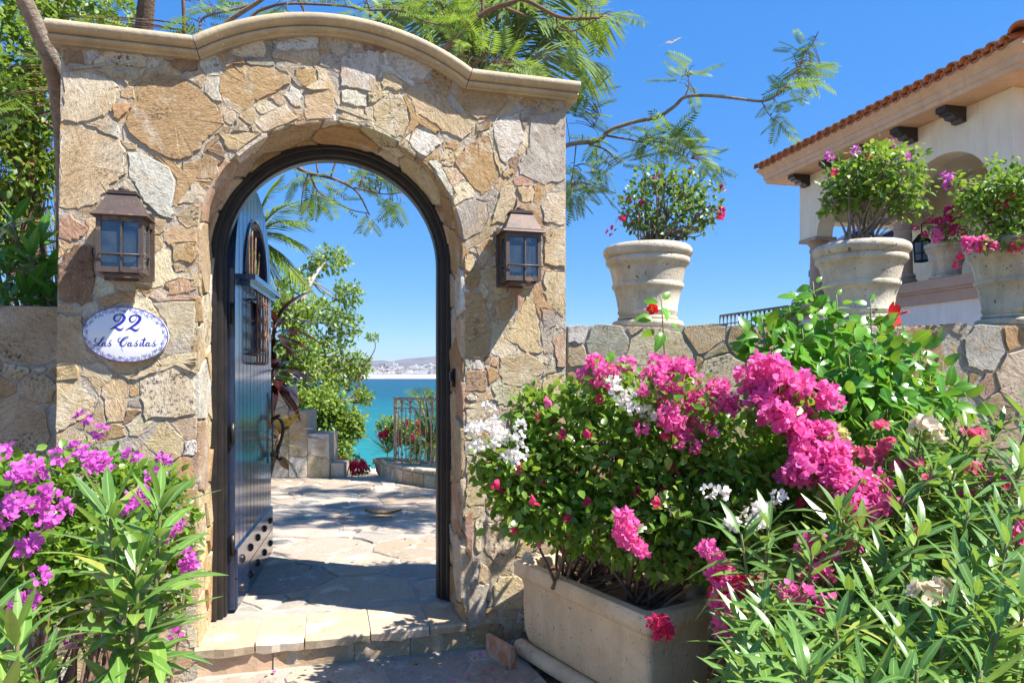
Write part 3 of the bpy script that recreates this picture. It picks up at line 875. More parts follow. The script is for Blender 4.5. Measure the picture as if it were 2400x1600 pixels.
PAVE = dict(T=4, C=6, W=3, G=1, R=1)
PC = dict(T=(.37, .30, .23), C=(.41, .34, .27), W=(.43, .37, .31), G=(.31, .28, .25), R=(.35, .27, .21))
def flagstones(parent, inside, lo, hi, z0, radii, tries, gap=.022):
    C, R = darts(inside, lo, hi, radii, tries, .9)
    for p, r, poly in zip(C, R, cells(C, R ** 2, gap, max(radii) * 2)):
        if poly is None: continue
        q = resample(poly, .11, .006); q = pull(q, p, lambda x: inside(x) > .002)
        if abs(area(q)) < .003: continue
        h = rng.uniform(.008, .014)
        stone('flagstone', q, lambda x, y, n, z0=z0: np.stack(np.broadcast_arrays(x, y, z0 - np.asarray(n)), -1), parent, M['paver'],
              vary(PC[random.choices(list(PAVE), list(PAVE.values()))[0]], .05), h, bev=.008, deep=.012, rough=.0015)
path = tag(mk('path', [(-1.75, -3, -.004), (1.3, -3, -.004), (1.05, 1.0, -.004), (.42, 2.8, -.004), (.178, 3.43, -.004), (.02, 3.85, -.004), *W3([1.30, cuts[0] + .02], [-.004] * 2, [.03, .03])],
               [tuple(range(8))], M['grout']), kind='structure')
def pin(p):
    x, y = p[:, 0], p[:, 1]
    n = (x - P0[0]) * N_[0] + (y - P0[1]) * N_[1]
    return np.minimum(np.minimum(-.03 - n, y - 2.6), np.minimum(x + 1.7, (-.01 + (3.92 - y) * .38 - x) * .93))
flagstones(path, pin, (-1.7, 2.6), (.6, 4.0), -.010, [.24, .17, .11, .07], [80, 200, 300, 300])
cx0, cx1, cy1 = -4.6, 1.4, 9.45
cf = tag(mk('courtyard_floor', [*W3([-2.9, 2.6], [FLZ - .016] * 2, [.37, .37]), (1.4, cy1, FLZ - .016), (cx0, cy1, FLZ - .016)], [(0, 1, 2, 3)], M['grout']), kind='structure')
def cin(p):
    x, y = p[:, 0], p[:, 1]
    n = (x - P0[0]) * N_[0] + (y - P0[1]) * N_[1]
    return np.minimum(np.minimum(n - .375, cy1 - y), np.minimum(x + 4.2, .75 - x))
flagstones(cf, cin, (-4.2, 3.6), (.75, cy1), FLZ - .018, [.34, .25, .18, .12, .08], [260, 400, 700, 900, 900], gap=.026)
MB().box((cx0, 4.8, -.6), (1.4, cy1 + .02, FLZ - .03)).build('courtyard_bedding', M['soil'], cf)
# ------------------------------------------------------------------ door frame and door
dfm = thing('door_frame', 'black painted arched timber frame set inside the stone opening', 'door frame', W3(.69, FLZ, .45))
def arch_path(r_in, z0):
    """points (u,z) and inward direction along jamb-arch-jamb with half width r_in"""
    out = [(RAD - r_in, z, 1.0, 0.0) for z in (z0, z0 + .7, z0 + 1.4)]
    for a in np.linspace(0, pi, 37): out.append((RAD - r_in * math.cos(a), SPR + r_in * math.sin(a), math.cos(a), -math.sin(a)))
    out += [(RAD + r_in, z, -1.0, 0.0) for z in (z0 + 1.4, z0 + .7, z0)]
    return out
def frame_piece(name, w0, w1, n0, n1, mat=M['frame'], ch=.006):
    prof = [(w0, n1), (w0, n0), (w1 - ch, n0), (w1, n0 + ch), (w1, n1)]
    frs = []
    for (u, z, iu, iz) in arch_path(RAD, FLZ):
        o = W3(u, z, 0.0); frs.append((o, np.array([E_[0] * iu, E_[1] * iu, iz]), np.array([N_[0], N_[1], 0])))
    o = MB().sweep(prof, frs, True).build(name, mat, dfm); auto_smooth(o, 30)
frame_piece('casing', .004, .036, .375, .50)
frame_piece('stop', .036, .066, .405, .52)
frame_piece('rebate', .066, .080, .44, .51)

DH = np.array([-1.62, 3.99]); DV = nrm(np.array([-.19, .98])); DB = np.array([DV[1], -DV[0]])
DWd, DR, DSP, DZ0, DT = 1.36, .68, 2.12, FLZ + .018, .058
def D3(a, z, b):
    a, z, b = np.broadcast_arrays(np.asarray(a, float), np.asarray(z, float), np.asarray(b, float))
    return np.stack([DH[0] + a * DV[0] + b * DB[0], DH[1] + a * DV[1] + b * DB[1], z], -1)
door = thing('wooden_door', 'open arched plank door, dark gloss paint with blue sky reflection tinted in, with small iron grille', 'door', D3(.68, DZ0, 0))
def dtop(a): return DSP + math.sqrt(max(DR ** 2 - (a - DR) ** 2, 0))
LUN = (.70, 2.17, .42)      # lunette centre a, sill z, radius
REC = (.48, .90, 1.68, 2.03)
def cols(name, aa, zb, zt, b0, b1, mat, parent):
    n = len(aa); aa = np.array(aa); zb = np.array(zb); zt = np.array(zt); ch = .005
    a2 = aa.copy(); a2[0] += ch; a2[-1] -= ch
    V = np.vstack([D3(aa, zb, b0), D3(aa, zb, b1 - ch), D3(a2, zb, b1), D3(a2, zt, b1), D3(aa, zt, b1 - ch), D3(aa, zt, b0)])
    Fc = [(r * n + j, r * n + j + 1, ((r + 1) % 6) * n + j + 1, ((r + 1) % 6) * n + j) for r in range(6) for j in range(n - 1)]
    Fc += [tuple(r * n for r in range(5, -1, -1)), tuple(r * n + n - 1 for r in range(6))]
    return mk(name, V, Fc, mat, parent)
npk = 11
for i in range(npk):
    a0, a1 = i * DWd / npk + .0015, (i + 1) * DWd / npk - .0015
    aa = np.linspace(a0, a1, 5)
    top = [dtop(a) for a in aa]
    hol = []
    if a1 > LUN[0] - LUN[2] and a0 < LUN[0] + LUN[2]:
        hol.append(([LUN[1]] * 5, [LUN[1] + math.sqrt(max(LUN[2] ** 2 - (a - LUN[0]) ** 2, 0)) for a in aa]))
    mid = (a0 + a1) / 2
    if REC[0] < mid < REC[1]: hol.insert(0, ([REC[2]] * 5, [REC[3]] * 5))
    zb = [DZ0] * 5
    for (h0, h1) in hol:
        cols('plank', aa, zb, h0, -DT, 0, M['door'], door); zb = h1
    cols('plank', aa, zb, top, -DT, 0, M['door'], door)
# back rail ledges that tie the planks
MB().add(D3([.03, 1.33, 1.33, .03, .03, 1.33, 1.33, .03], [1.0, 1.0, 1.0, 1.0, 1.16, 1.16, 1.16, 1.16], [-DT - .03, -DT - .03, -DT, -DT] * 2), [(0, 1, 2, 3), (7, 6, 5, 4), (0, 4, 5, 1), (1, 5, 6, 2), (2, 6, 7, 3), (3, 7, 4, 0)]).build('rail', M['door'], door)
for z0, z1 in ((DZ0 + .005, .345), (.352, .52)):
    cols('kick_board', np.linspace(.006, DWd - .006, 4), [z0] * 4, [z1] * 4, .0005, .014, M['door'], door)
def dome(c, ax, r, flat=.7):
    ax = nrm(ax); up = np.array([0, 0, 1.0]); s_ = nrm(np.cross(ax, up)); t_ = np.cross(s_, ax); V = []
    for j, a in enumerate((0, .35, .75, 1.15)):
        for k in range(10):
            an = 2 * pi * k / 10
            V.append(c + r * math.cos(a) * (math.cos(an) * s_ + math.sin(an) * t_) + ax * r * flat * math.sin(a))
    V.append(c + ax * r * flat)
    Fc = [(j * 10 + k, j * 10 + (k + 1) % 10, (j + 1) * 10 + (k + 1) % 10, (j + 1) * 10 + k) for j in range(3) for k in range(10)] + [(30 + k, 30 + (k + 1) % 10, 40) for k in range(10)]
    return V, Fc
for zz in (.433, .262):
    for a in (.14, .41, .68, .95, 1.22):
        v, f = dome(D3(a, zz, .014).reshape(3), np.array([DB[0], DB[1], 0]), .026, .8)
        mk('stud', v, f, M['iron'], door, True)
def dbox(lo, hi, name, mat, parent):
    (a0, z0, b0), (a1, z1, b1) = lo, hi
    A = [a0, a1, a1, a0] * 2; Zq = [z0] * 4 + [z1] * 4; Bq = [b1, b1, b0, b0] * 2
    return MB().hexa(D3(A, Zq, Bq)).build(name, mat, parent)
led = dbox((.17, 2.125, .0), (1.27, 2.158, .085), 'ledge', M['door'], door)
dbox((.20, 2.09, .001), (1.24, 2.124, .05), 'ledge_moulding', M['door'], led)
def droute(pts, r, name, mat, parent, sides=6):
    pts = smooth_path(pts, 4)
    return MB().tube(D3(pts[:, 0], pts[:, 1], pts[:, 2]), r, sides).build(name, mat, parent, True)
# lunette ironwork
for a, t in ((.42, .20), (.52, .30), (.62, .36), (.72, .38), (.82, .36), (.93, .28)):
    droute([(a + (.70 - a) * .1, 2.15, -.03), (a + (a - .7) * .15, 2.15 + t * .5, -.03), (a + (a - .7) * .35, 2.15 + t, -.03)], .006, 'lunette_bar', M['rust'], door, 5)
lr = [(LUN[0] - LUN[2] * math.cos(t), LUN[1] + LUN[2] * math.sin(t), .003) for t in np.linspace(0, pi, 15)]
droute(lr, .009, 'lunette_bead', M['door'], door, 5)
# iron basket grille over the small window
gr = dbox((.47, 1.675, -.06), (.91, 2.035, -.045), 'grille_shutter', M['black_wood'], door)
grille = MB()
def gbar(pts, r=.0065):
    p = smooth_path(pts, 3); grille.tube(D3(p[:, 0], p[:, 1], p[:, 2]), r, 6)
for a in (.47, .575, .69, .80, .91):
    gbar([(a, 2.10, .012), (a, 2.085, .042), (a, 2.03, .046), (a, 1.68, .046), (a, 1.625, .042), (a, 1.612, .012)])
for z in (2.03, 1.68): gbar([(.44, z, .04), (.69, z, .042), (.94, z, .04)], .009)
for z in (2.03, 1.68): gbar([(.455, z, .0), (.455, z, .042)], .009)
for i in range(4):
    a = .5225 + .115 * i
    for j in range(3):
        zc_ = 1.75 + .105 * j
        gbar([(a + .04 * math.sin(t), zc_ + .05 * math.cos(t), .046) for t in np.linspace(0, 2 * pi, 9)], .004)
grille.build('grille', M['rust'], door, True)
# handle and lock plate at the free edge
dbox((1.285, .86, .0145), (1.335, 1.40, .022), 'handle_plate', M['iron'], door)
droute([(1.31, 1.20, .02), (1.31, 1.205, .065), (1.31, 1.14, .095), (1.31, 1.05, .085), (1.31, .97, .06), (1.31, .91, .05), (1.31, .885, .075), (1.31, .90, .09)], [.013] * 29, 'pull_handle', M['iron'], door, 8)
droute([(1.31, 1.20, .02), (1.31, 1.22, .05), (1.31, 1.225, .075)], .011, 'thumb_latch', M['iron'], door)
MB().hexa(D3([1.20, 1.335, 1.335, 1.20] * 2, [.92] * 4 + [.95] * 4, [.05, .05, .0145, .0145] * 2)).build('bolt', M['iron'], door)
for z in (.55, 1.2, 1.9):
    MB().tube(D3([-.012, -.012], [z - .06, z + .06], [-.01, -.01]), .014, 8).build('hinge', M['iron'], door, True)
# strike plate in the right-hand reveal
sp_u, sp_z = GW, wallpt(1073, 885, .2)[1]
sp = MB()
for z0, z1, hh in ((sp_z - .055, sp_z + .055, .020), (sp_z - .02, sp_z + .035, .032)):
    sp.hexa(W3([GW - .012 - hh, GW - .004, GW - .004, GW - .012 - hh] * 2, [z0] * 4 + [z1] * 4, [.19, .19, .225, .225] * 2))
tag(sp.build('doorbell', M['iron']), 'small black doorbell plate fixed to the stone reveal', 'doorbell')

# ------------------------------------------------------------------ wall lanterns
LW_, LD, LH = .100, .125, .27       # half width, depth, body height
def make_lantern(label, u, zb):
    base = W3(u, zb, -.012)
    L = thing('wall_lantern', label, 'lantern', base, 'lanterns either side of the arch')
    def Q(x, y, z):     # local: x along wall, y out from wall, z up -> world
        x, y, z = np.broadcast_arrays(np.asarray(x, float), np.asarray(y, float), np.asarray(z, float))
        return W3(u + x, zb + z, -y - .012)
    def bx(name, x0, x1, y0, y1, z0, z1, mat=M['copper'], par=L):
        return MB().hexa(Q([x0, x1, x1, x0] * 2, [y1, y1, y0, y0] * 2, [z0] * 4 + [z1] * 4)).build(name, mat, par)
    y0, y1 = .055, .055 + LD
    bx('wall_arm', -.05, .05, .008, y0 - .007, .06, LH - .04)
    bx('back_plate', -LW_ - .012, LW_ + .012, 0, .010, -.02, LH + .05)
    for sx in (-1, 1):
        for yy in ((y0 - .006, y0 + .012), (y1 - .02, y1)):
            xa, xb = sorted((sx * LW_, sx * (LW_ - .020)))
            bx('corner_post', xa, xb, yy[0], yy[1], .0, LH)
    for nm, z0, z1 in (('bottom_rail', 0, .026), ('top_rail', LH - .03, LH)):
        bx(nm, -LW_ + .020, LW_ - .020, y1 - .016, y1 - .002, z0, z1)
        for sx in (-1, 1):
            xa, xb = sorted((sx * (LW_ - .002), sx * (LW_ - .016)))
            bx(nm, xa, xb, y0 + .012, y1 - .020, z0, z1)
    bx('floor_plate', -LW_ + .025, LW_ - .025, y0, y1 - .02, -.014, -.004)
    bx('pane', -LW_ + .018, LW_ - .018, y1 - .012, y1 - .008, .024, LH - .028, M['glass'])
    for sx in (-1, 1):
        xa, xb = sorted((sx * (LW_ - .007), sx * (LW_ - .011)))
        bx('pane', xa, xb, y0 + .012, y1 - .020, .024, LH - .028, M['glass'])
    bx('glazing_bar', .004, .012, y1 - .004, y1 + .004, .004, LH - .02)
    hb = MB()
    hb.tube(Q([-LW_ + .012, -LW_ + .016, LW_ - .016, LW_ - .012], [y1 - .002, y1 + .012, y1 + .012, y1 - .002], LH * .31), .0042, 6)
    for sx in (-1, 1): hb.tube(Q([sx * (LW_ - .002), sx * (LW_ + .01), sx * (LW_ + .01), sx * (LW_ - .002)], [y1 - .01, y1 - .014, y0 + .02, y0 + .014], LH * .31), .0042, 6)
    hb.build('glazing_rod', M['copper'], L, True)
    # roof: flared skirt, hipped pyramid, cap and knob
    rf = MB()
    def ring(hw, ya, yb, z): return Q([-hw, hw, hw, -hw], [yb, yb, ya, ya], z)
    rr = [ring(LW_ + .024, .022, y1 + .024, LH - .004), ring(LW_ + .020, .024, y1 + .020, LH + .004), ring(LW_ + .002, .030, y1 + .004, LH + .016), ring(.060, .062, y1 - .038, LH + .108)]
    V = np.vstack(rr)
    rf.add(V, [(i * 4 + k, i * 4 + (k + 1) % 4, (i + 1) * 4 + (k + 1) % 4, (i + 1) * 4 + k) for i in range(3) for k in range(4)] + [(3, 2, 1, 0), (12, 13, 14, 15)])
    roof = rf.build('roof', M['copper'], L)
    cp_ = MB()
    for z, hw in ((LH + .109, .068), (LH + .119, .062)):
        cp_.hexa(np.vstack([ring(hw, .062 - (hw - .060), y1 - .038 + (hw - .060), z), ring(hw, .062 - (hw - .060), y1 - .038 + (hw - .060), z + .006)]))
    cp_.build('cap', M['copper'], roof)
    kn = Q(0, .105, LH + .125).reshape(3)
    MB().lathe([(.002, 0), (.022, .002), (.026, .012), (.018, .022), (.006, .027), (.0, .028)], kn, 14).build('knob', M['copper'], roof, True)
    bc = Q(.018, .115, .06).reshape(3)
    MB().lathe([(.0, 0), (.013, .0), (.013, .05), (.015, .07), (.028, .10), (.031, .125), (.022, .15), (.0, .162)], bc, 14).build('bulb', M['bulb'], L, True)
    MB().lathe([(.0, -.075), (.016, -.075), (.016, .0), (.0, .0)], bc, 12).build('socket', M['bulb'], L, True)
    return L
ul, zl = wallpt(281, 638, -.185); make_lantern('old copper wall lantern with dusty panes, above the oval number plaque', ul, zl)
ur_, zr = wallpt(1227, 658, -.185); make_lantern('old copper wall lantern with dusty panes, on the pillar nearest the potted plants', ur_, zr)

# ------------------------------------------------------------------ oval house plaque
plq = thing('house_plaque', 'oval white enamel house plaque with blue scroll border and lettering', 'sign', W3(*wallpt(294, 783, 0), -.02))
PS = 9.22
def zpt(x, y, n=-.040):      # point of the enlarged photograph (180,700) -> gate plane
    u, z = wallpt(180 + x / PS, 700 + y / PS, -.036)
    return u, z
pcx, pcy, prx, pry, ptl = 1047, 775, 936, 604, math.radians(4.0)
def ell(t, k=1.0):
    a, b = prx * k * math.cos(t), pry * k * math.sin(t)
    if k != 1.0: a, b = (prx - (1 - k) * 700) * math.cos(t), (pry - (1 - k) * 700) * math.sin(t)
    return zpt(pcx + a * math.cos(ptl) - b * math.sin(ptl), pcy + a * math.sin(ptl) + b * math.cos(ptl))
KN = 64
tt = np.linspace(0, 2 * pi, KN, endpoint=False)
def ring_e(k, n): q = np.array([ell(-t, k) for t in tt]); return W3(q[:, 0], q[:, 1], n)
PF = -.036
V = np.vstack([ring_e(.99, -.008), ring_e(1.0, PF + .010), ring_e(.988, PF + .002), ring_e(.95, PF), W3(*zpt(pcx, pcy), PF).reshape(1, 3)])
Fc = [(i * KN + k, i * KN + (k + 1) % KN, (i + 1) * KN + (k + 1) % KN, (i + 1) * KN + k) for i in range(3) for k in range(KN)] + [(3 * KN + k, 3 * KN + (k + 1) % KN, 4 * KN) for k in range(KN)]
mk('plate', V, Fc, M['enamel'], plq, True)
def ribbon(mb, pts, n=PF - .0012, sub=5):
    """pts: (x, y, width) in enlarged-photo pixels, laid as a flat glaze line on the plate"""
    p = smooth_path(pts, sub); xy = p[:, :2]; w = np.maximum(p[:, 2], 6)
    t = nrm(np.gradient(xy, axis=0)); nr = np.stack([-t[:, 1], t[:, 0]], 1)
    L_ = xy + nr * w[:, None] / 2; R_ = xy - nr * w[:, None] / 2
    k = len(p); q = np.array([zpt(*x) for x in np.vstack([L_, R_])])
    mb.add(W3(q[:, 0], q[:, 1], n), [(i, i + 1, k + i + 1, k + i) for i in range(k - 1)])
bd = MB()
for k0, k1 in ((1.0, .977),):
    a, b = ring_e(.996, PF - .0004 + .004), ring_e(k1, PF - .0012)
    bd.add(np.vstack([a, b]), [(i, (i + 1) % KN, KN + (i + 1) % KN, KN + i) for i in range(KN)])
bd.build('blue_rim', M['cobalt'], plq, True)
sc_ = MB(); NSC = 34
per = np.linspace(0, 2 * pi, 721); xy = np.stack([(prx - 75) * np.cos(per), (pry - 75) * np.sin(per)], 1)
sl = np.concatenate([[0], np.cumsum(np.linalg.norm(np.diff(xy, axis=0), axis=1))])
def on_ell(s_, off):
    t = np.interp(s_ % sl[-1], sl, per)
    a, b = (prx - 75 - off) * math.cos(t), (pry - 75 - off) * math.sin(t)
    return pcx + a * math.cos(ptl) - b * math.sin(ptl), pcy + a * math.sin(ptl) + b * math.cos(ptl), t
for i in range(NSC):
    s0 = sl[-1] * i / NSC; pit = sl[-1] / NSC; sg = 1 if i % 2 else -1
    cx_, cy_, _ = on_ell(s0, 0)
    spiral = [(cx_ + (8 + 27 * f) * math.cos(sg * (9 * f) + i), cy_ + (8 + 27 * f) * math.sin(sg * (9 * f) + i), 8) for f in np.linspace(0, 1, 12)]
    ribbon(sc_, spiral, sub=2)
    w = [(*on_ell(s0 + pit * f, 44 * sg * math.cos(pi * f))[:2], 9) for f in np.linspace(0, 1, 6)]
    ribbon(sc_, w, sub=2)
    for ds, of in ((.5, -30 * sg), (.32, 52)):
        q0 = on_ell(s0 + pit * ds, of)
        ribbon(sc_, [(q0[0] - 7, q0[1], 14), (q0[0] + 7, q0[1], 14)], sub=1)
sc_.build('scroll_border', M['cobalt'], plq)
num = MB()
two = [(955,378,12),(935,440,18),(885,482,22),(835,482,32),(806,430,46),(830,372,44),(900,342,30),(980,348,44),(1030,395,66),(1008,460,70),(940,530,58),(850,592,42),(765,640,26),(715,670,12)]
two2 = [(718,670,10),(780,632,20),(850,632,40),(915,668,52),(972,662,34),(1022,608,8)]
for dx, dy in ((0, 0), (340, 14)):
    for st in (two, two2): ribbon(num, [(x + dx, y + dy, w) for x, y, w in st])
num.build('number', M['cobalt'], plq)
la = [(612,945,14),(566,955,26),(546,995,32),(566,1020,16),(606,985,12),(626,944,18),(606,1000,28),(622,1020,16),(655,1000,8)]
ls = [(650,1012,8),(700,950,8),(755,888,10),(720,925,16),(708,955,20),(735,985,26),(728,1012,20),(690,1022,16),(672,1004,16)]
let = [[(440,852,10),(398,876,26),(398,936,22),(466,958,14),(545,905,14),(594,840,14),(572,824,16),(532,885,30),(480,968,38),(430,1006,26),(378,1016,12),(364,1002,10),(398,994,12),(470,1012,16),(540,1016,8)],
       la, ls,
       [(955,842,10),(902,868,22),(904,928,18),(960,930,12),(1040,880,12),(1112,836,14),(1092,820,14),(1012,858,36),(952,948,52),(960,1008,38),(1010,1022,22),(1066,968,14),(1086,916,10)],
       [(x + 560, y, w) for x, y, w in la], [(x + 575, y, w) for x, y, w in ls],
       [(1350,1010,8),(1396,942,20),(1366,1000,28),(1382,1018,16),(1412,990,8)], [(1386,908,22),(1394,910,22)],
       [(1412,1000,8),(1474,838,22),(1448,920,34),(1428,990,32),(1448,1020,18),(1492,985,8)], [(1398,884,12),(1450,880,18),(1504,886,12)],
       [(x + 950, y, w) for x, y, w in la], [(x + 958, y, w) for x, y, w in ls], [(1686,1020,8),(1725,1000,8),(1750,965,8)],
       [(958,1060,7),(980,1100,7),(1002,1142,7)]]
lm = MB()
for st in let: ribbon(lm, st)
lm.build('lettering', M['cobalt'], plq)

# ------------------------------------------------------------------ stone trough planter
TA = np.array([.004, 3.75]); TB = np.array([.570, 2.86]); tl = np.linalg.norm(TB - TA); td = (TB - TA) / tl; tw_ = np.array([-td[1], td[0]]); TWD = .46; THH = .53
def T3(a, b, z):      # a along the long side towards us, b across, z up
    a, b, z = np.broadcast_arrays(np.asarray(a, float), np.asarray(b, float), np.asarray(z, float))
    return np.stack([TA[0] + a * td[0] + b * tw_[0], TA[1] + a * td[1] + b * tw_[1], z], -1)
trough = thing('planter_trough', 'long sand coloured cast stone trough on rounded feet, full of flowers', 'planter', T3(tl / 2, TWD / 2, 0))
def tring(ins, z, rr=.03):
    pts = []
    for (ca, cb, a0) in ((tl - ins - rr, ins + rr, -90), (tl - ins - rr, TWD - ins - rr, 0), (ins + rr, TWD - ins - rr, 90), (ins + rr, ins + rr, 180)):
        for k in range(4):
            an = math.radians(a0 + 30 * k); pts.append((ca + rr * math.cos(an), cb + rr * math.sin(an)))
    p = np.array(pts); return T3(p[:, 0], p[:, 1], z)
prof = [(.075, .075), (.055, .10), (.040, .16), (.034, .30), (.036, .40), (.030, .412), (.030, .428), (.022, .434), (.004, .452), (.0, .470), (.0, .510), (.008, .526), (.022, .53), (.050, .53), (.056, .52), (.060, .46)]
V = np.vstack([tring(i, z) for i, z in prof]); k = 16
Fc = [(r * k + j, r * k + (j + 1) % k, (r + 1) * k + (j + 1) % k, (r + 1) * k + j) for r in range(len(prof) - 1) for j in range(k)]
body = mk('body', V, Fc + [tuple(range(k - 1, -1, -1))], M['trough'], trough); auto_smooth(body, 35)
mk('soil_fill', T3([.05, tl - .05, tl - .05, .05], [.05, .05, TWD - .05, TWD - .05], .475), [(0, 1, 2, 3)], M['soil'], trough)
for b0 in (.045, TWD - .045):
    ft = MB().tube(T3(np.array([-.005, 0, tl, tl + .005]), b0, .045), [.03, .043, .043, .03], 14); auto_smooth(ft.build('foot', M['trough'], trough), 50)
def shell(c, ax, r):
    """fluted scallop on the trough rim"""
    ax = nrm(ax); s_ = nrm(np.cross(ax, [0, 0, 1.0])); V = [c]; n = 19
    for j, f in enumerate((.35, .7, 1.0)):
        for k in range(n):
            an = pi * k / (n - 1); fl = .012 * (k % 2)
            V.append(c + r * f * (math.cos(an) * s_ + math.sin(an) * np.array([0, 0, 1.0])) * (1 + .06 * (k % 2) * (f == 1)) + ax * (.03 * (1 - f) + fl))
    Fc = [(0, 1 + k, 2 + k) for k in range(n - 1)] + [(1 + j * n + k, 1 + (j + 1) * n + k, 2 + (j + 1) * n + k, 2 + j * n + k) for j in range(2) for k in range(n - 1)]
    o = mk('shell_ornament', V, Fc, M['pot'], trough, True)
    return o
shell(T3(.30, TWD - .05, .50).reshape(3), np.array([*(-tw_), .25]), .07)
shell(T3(tl - .10, TWD - .05, .52).reshape(3), np.array([*td, .3]), .085)
shell(T3(.12, .03, .53).reshape(3), np.array([*(-tw_), .4]), .06)
bk = thing('brick', 'loose orange brick set on edge by the planter trough', 'brick', T3(.10, -.10, 0))
bb = MB().hexa(T3([-.10, .14, .14, -.10] * 2, [-.115, -.105, -.075, -.085] * 2, [-.03] * 4 + [.115] * 4)).build('brick_body', M['brick'], bk)
md = bb.modifiers.new('b', 'BEVEL'); md.width = .005; md.segments = 2

# ------------------------------------------------------------------ big pots on the parapet
POT = [(0, .0), (.172, 0), (.185, .012), (.184, .022), (.172, .028), (.182, .045), (.186, .058), (.180, .066), (.195, .15), (.210, .200), (.219, .204), (.222, .216), (.218, .228), (.213, .232),
       (.226, .30), (.238, .338), (.252, .345), (.260, .362), (.258, .380), (.248, .388), (.262, .396), (.274, .412), (.276, .430), (.268, .448), (.250, .460), (.232, .462), (.222, .452), (.215, .40), (.0, .395)]
SAU = [(0, 0), (.20, 0), (.214, .008), (.220, .024), (.214, .040), (.20, .046), (.0, .044)]
pots = []
def make_pot(c, label, group, sc=1.0, rz=0):
    if not pots:
        t = thing('flower_pot', label, 'pot', c, group)
        auto_smooth(MB().lathe(np.array(POT) + [0, .045], c, 40, .004).build('pot_body', M['pot'], t), 50)
        auto_smooth(MB().lathe(SAU, c, 40).build('saucer', M['pot'], t), 50)
        MB().lathe([(0, 0), (.1, .012), (.222, .0)], np.array(c) + [0, 0, .445], 24).build('soil_fill', M['soil'], t, True)
        pots.append(t)
    else:
        t = pots[0].copy(); COL.objects.link(t); t.location = c; WL[t.name] = np.array(c, float); tag(t, label, 'pot', group)
        for ch in pots[0].children:
            c2 = ch.copy(); COL.objects.link(c2); c2.parent = t; WL[c2.name] = np.array(c, float)
    t.scale = (sc, sc, sc); t.rotation_euler = (0, 0, rz)
    return t
PG = 'weathered cast stone pots'
PP = [np.array([.845, 4.26, RWT + .002]), np.array([2.14, 4.19, RWT + .002]), np.array([3.06, 4.12, RWT + .002])]
make_pot(PP[0], 'lichen-specked cast stone pot on the parapet beside the gateway pillar', PG)
make_pot(PP[1], 'lichen-specked cast stone pot on the parapet behind the red hibiscus', PG, 1.0, 1.1)
make_pot(PP[2], 'lichen-specked cast stone pot on the parapet with red and pink flowers spilling over', PG, 1.04, 2.3)

# ------------------------------------------------------------------ the villa
HN = np.array([6.61, 9.0]); HV = nrm(np.array([-.227, .974])); HO = np.array([-HV[1], HV[0]])   # along the front, away from us; outwards (left)
HO = np.array([-.974, -.227]); HO = HO / np.linalg.norm(HO)
def H3(s_, o, z):
    s_, o, z = np.broadcast_arrays(np.asarray(s_, float), np.asarray(o, float), np.asarray(z, float))
    return np.stack([HN[0] + s_ * HV[0] + o * HO[0], HN[1] + s_ * HV[1] + o * HO[1], z], -1)
HS, HZE, HLED = 4.42, 5.33, 2.95
villa = thing('villa', 'cream plaster villa with tiled roof, arched loggia and stone columns', 'house', H3(2.2, -2, -.04))
def hbox(s0, s1, o0, o1, z0, z1, mb):
    return mb.hexa(H3([s0, s0, s1, s1] * 2, [o0, o1, o1, o0] * 2, [z0] * 4 + [z1] * 4))
wm = MB()
WT = .34
ARC = [(.335, 1.86, 4.12, .66), (2.22, 3.92, 4.12, .64)]
def arch_bay(mb, s0, s1, zs, rise, zt):
    n = 25; th_ = np.linspace(0, pi, n); c_, r_ = (s0 + s1) / 2, (s1 - s0) / 2
    ss = c_ - r_ * np.cos(th_); zz = zs + rise * np.sin(th_)
    for o in (0, -WT):
        V = np.vstack([H3(ss, o, zz), H3(ss, o, zt)]); mb.add(V, [(i, i + 1, n + i + 1, n + i) for i in range(n - 1)])
    mb.add(np.vstack([H3(ss, 0, zz), H3(ss, -WT, zz)]), [(i, i + 1, n + i + 1, n + i) for i in range(n - 1)])
hbox(0, ARC[0][0], 0, -WT, HLED, HZE, wm)
hbox(ARC[0][1], ARC[1][0], 0, -WT, 4.12, HZE, wm)
hbox(ARC[1][1], HS, 0, -WT, 4.12, HZE, wm)
for a in ARC: arch_bay(wm, *a, HZE)
hbox(0, .34, -WT - .002, -6, HLED - 3.0, HZE, wm)           # near return wall
auto_smooth(wm.build('wall', M['plaster'], villa), 30)
ew = MB(); hbox(HS - .34, HS, -WT - .002, -2.6, 4.45, HZE, ew); ew.build('end_beam', M['plaster'], villa)
bw = MB(); hbox(.342, HS + .0, -2.6, -2.9, 2.6, HZE, bw); bw.build('back_wall', M['plaster'], villa)
ce = MB(); hbox(.342, HS, -.342, -2.6, HZE - .12, HZE - .004, ce); ce.build('loggia_ceiling', M['plaster'], villa)
fl = MB(); hbox(.342, HS, -.02, -2.6, 2.70, 2.86, fl); fl.build('loggia_floor', M['trim'], villa)
lo = MB(); hbox(-.002, HS + .02, .012, -.36, -.04, 2.60, lo); lo.build('podium', M['white_plaster'], villa)
for z0, z1, o1 in ((2.60, 2.76, .05), (2.762, 2.80, .075), (2.802, 2.95, .10)):
    lg = MB(); hbox(-.1, HS + .12, o1, -.40, z0, z1, lg); lg.build('ledge', M['band'], villa)
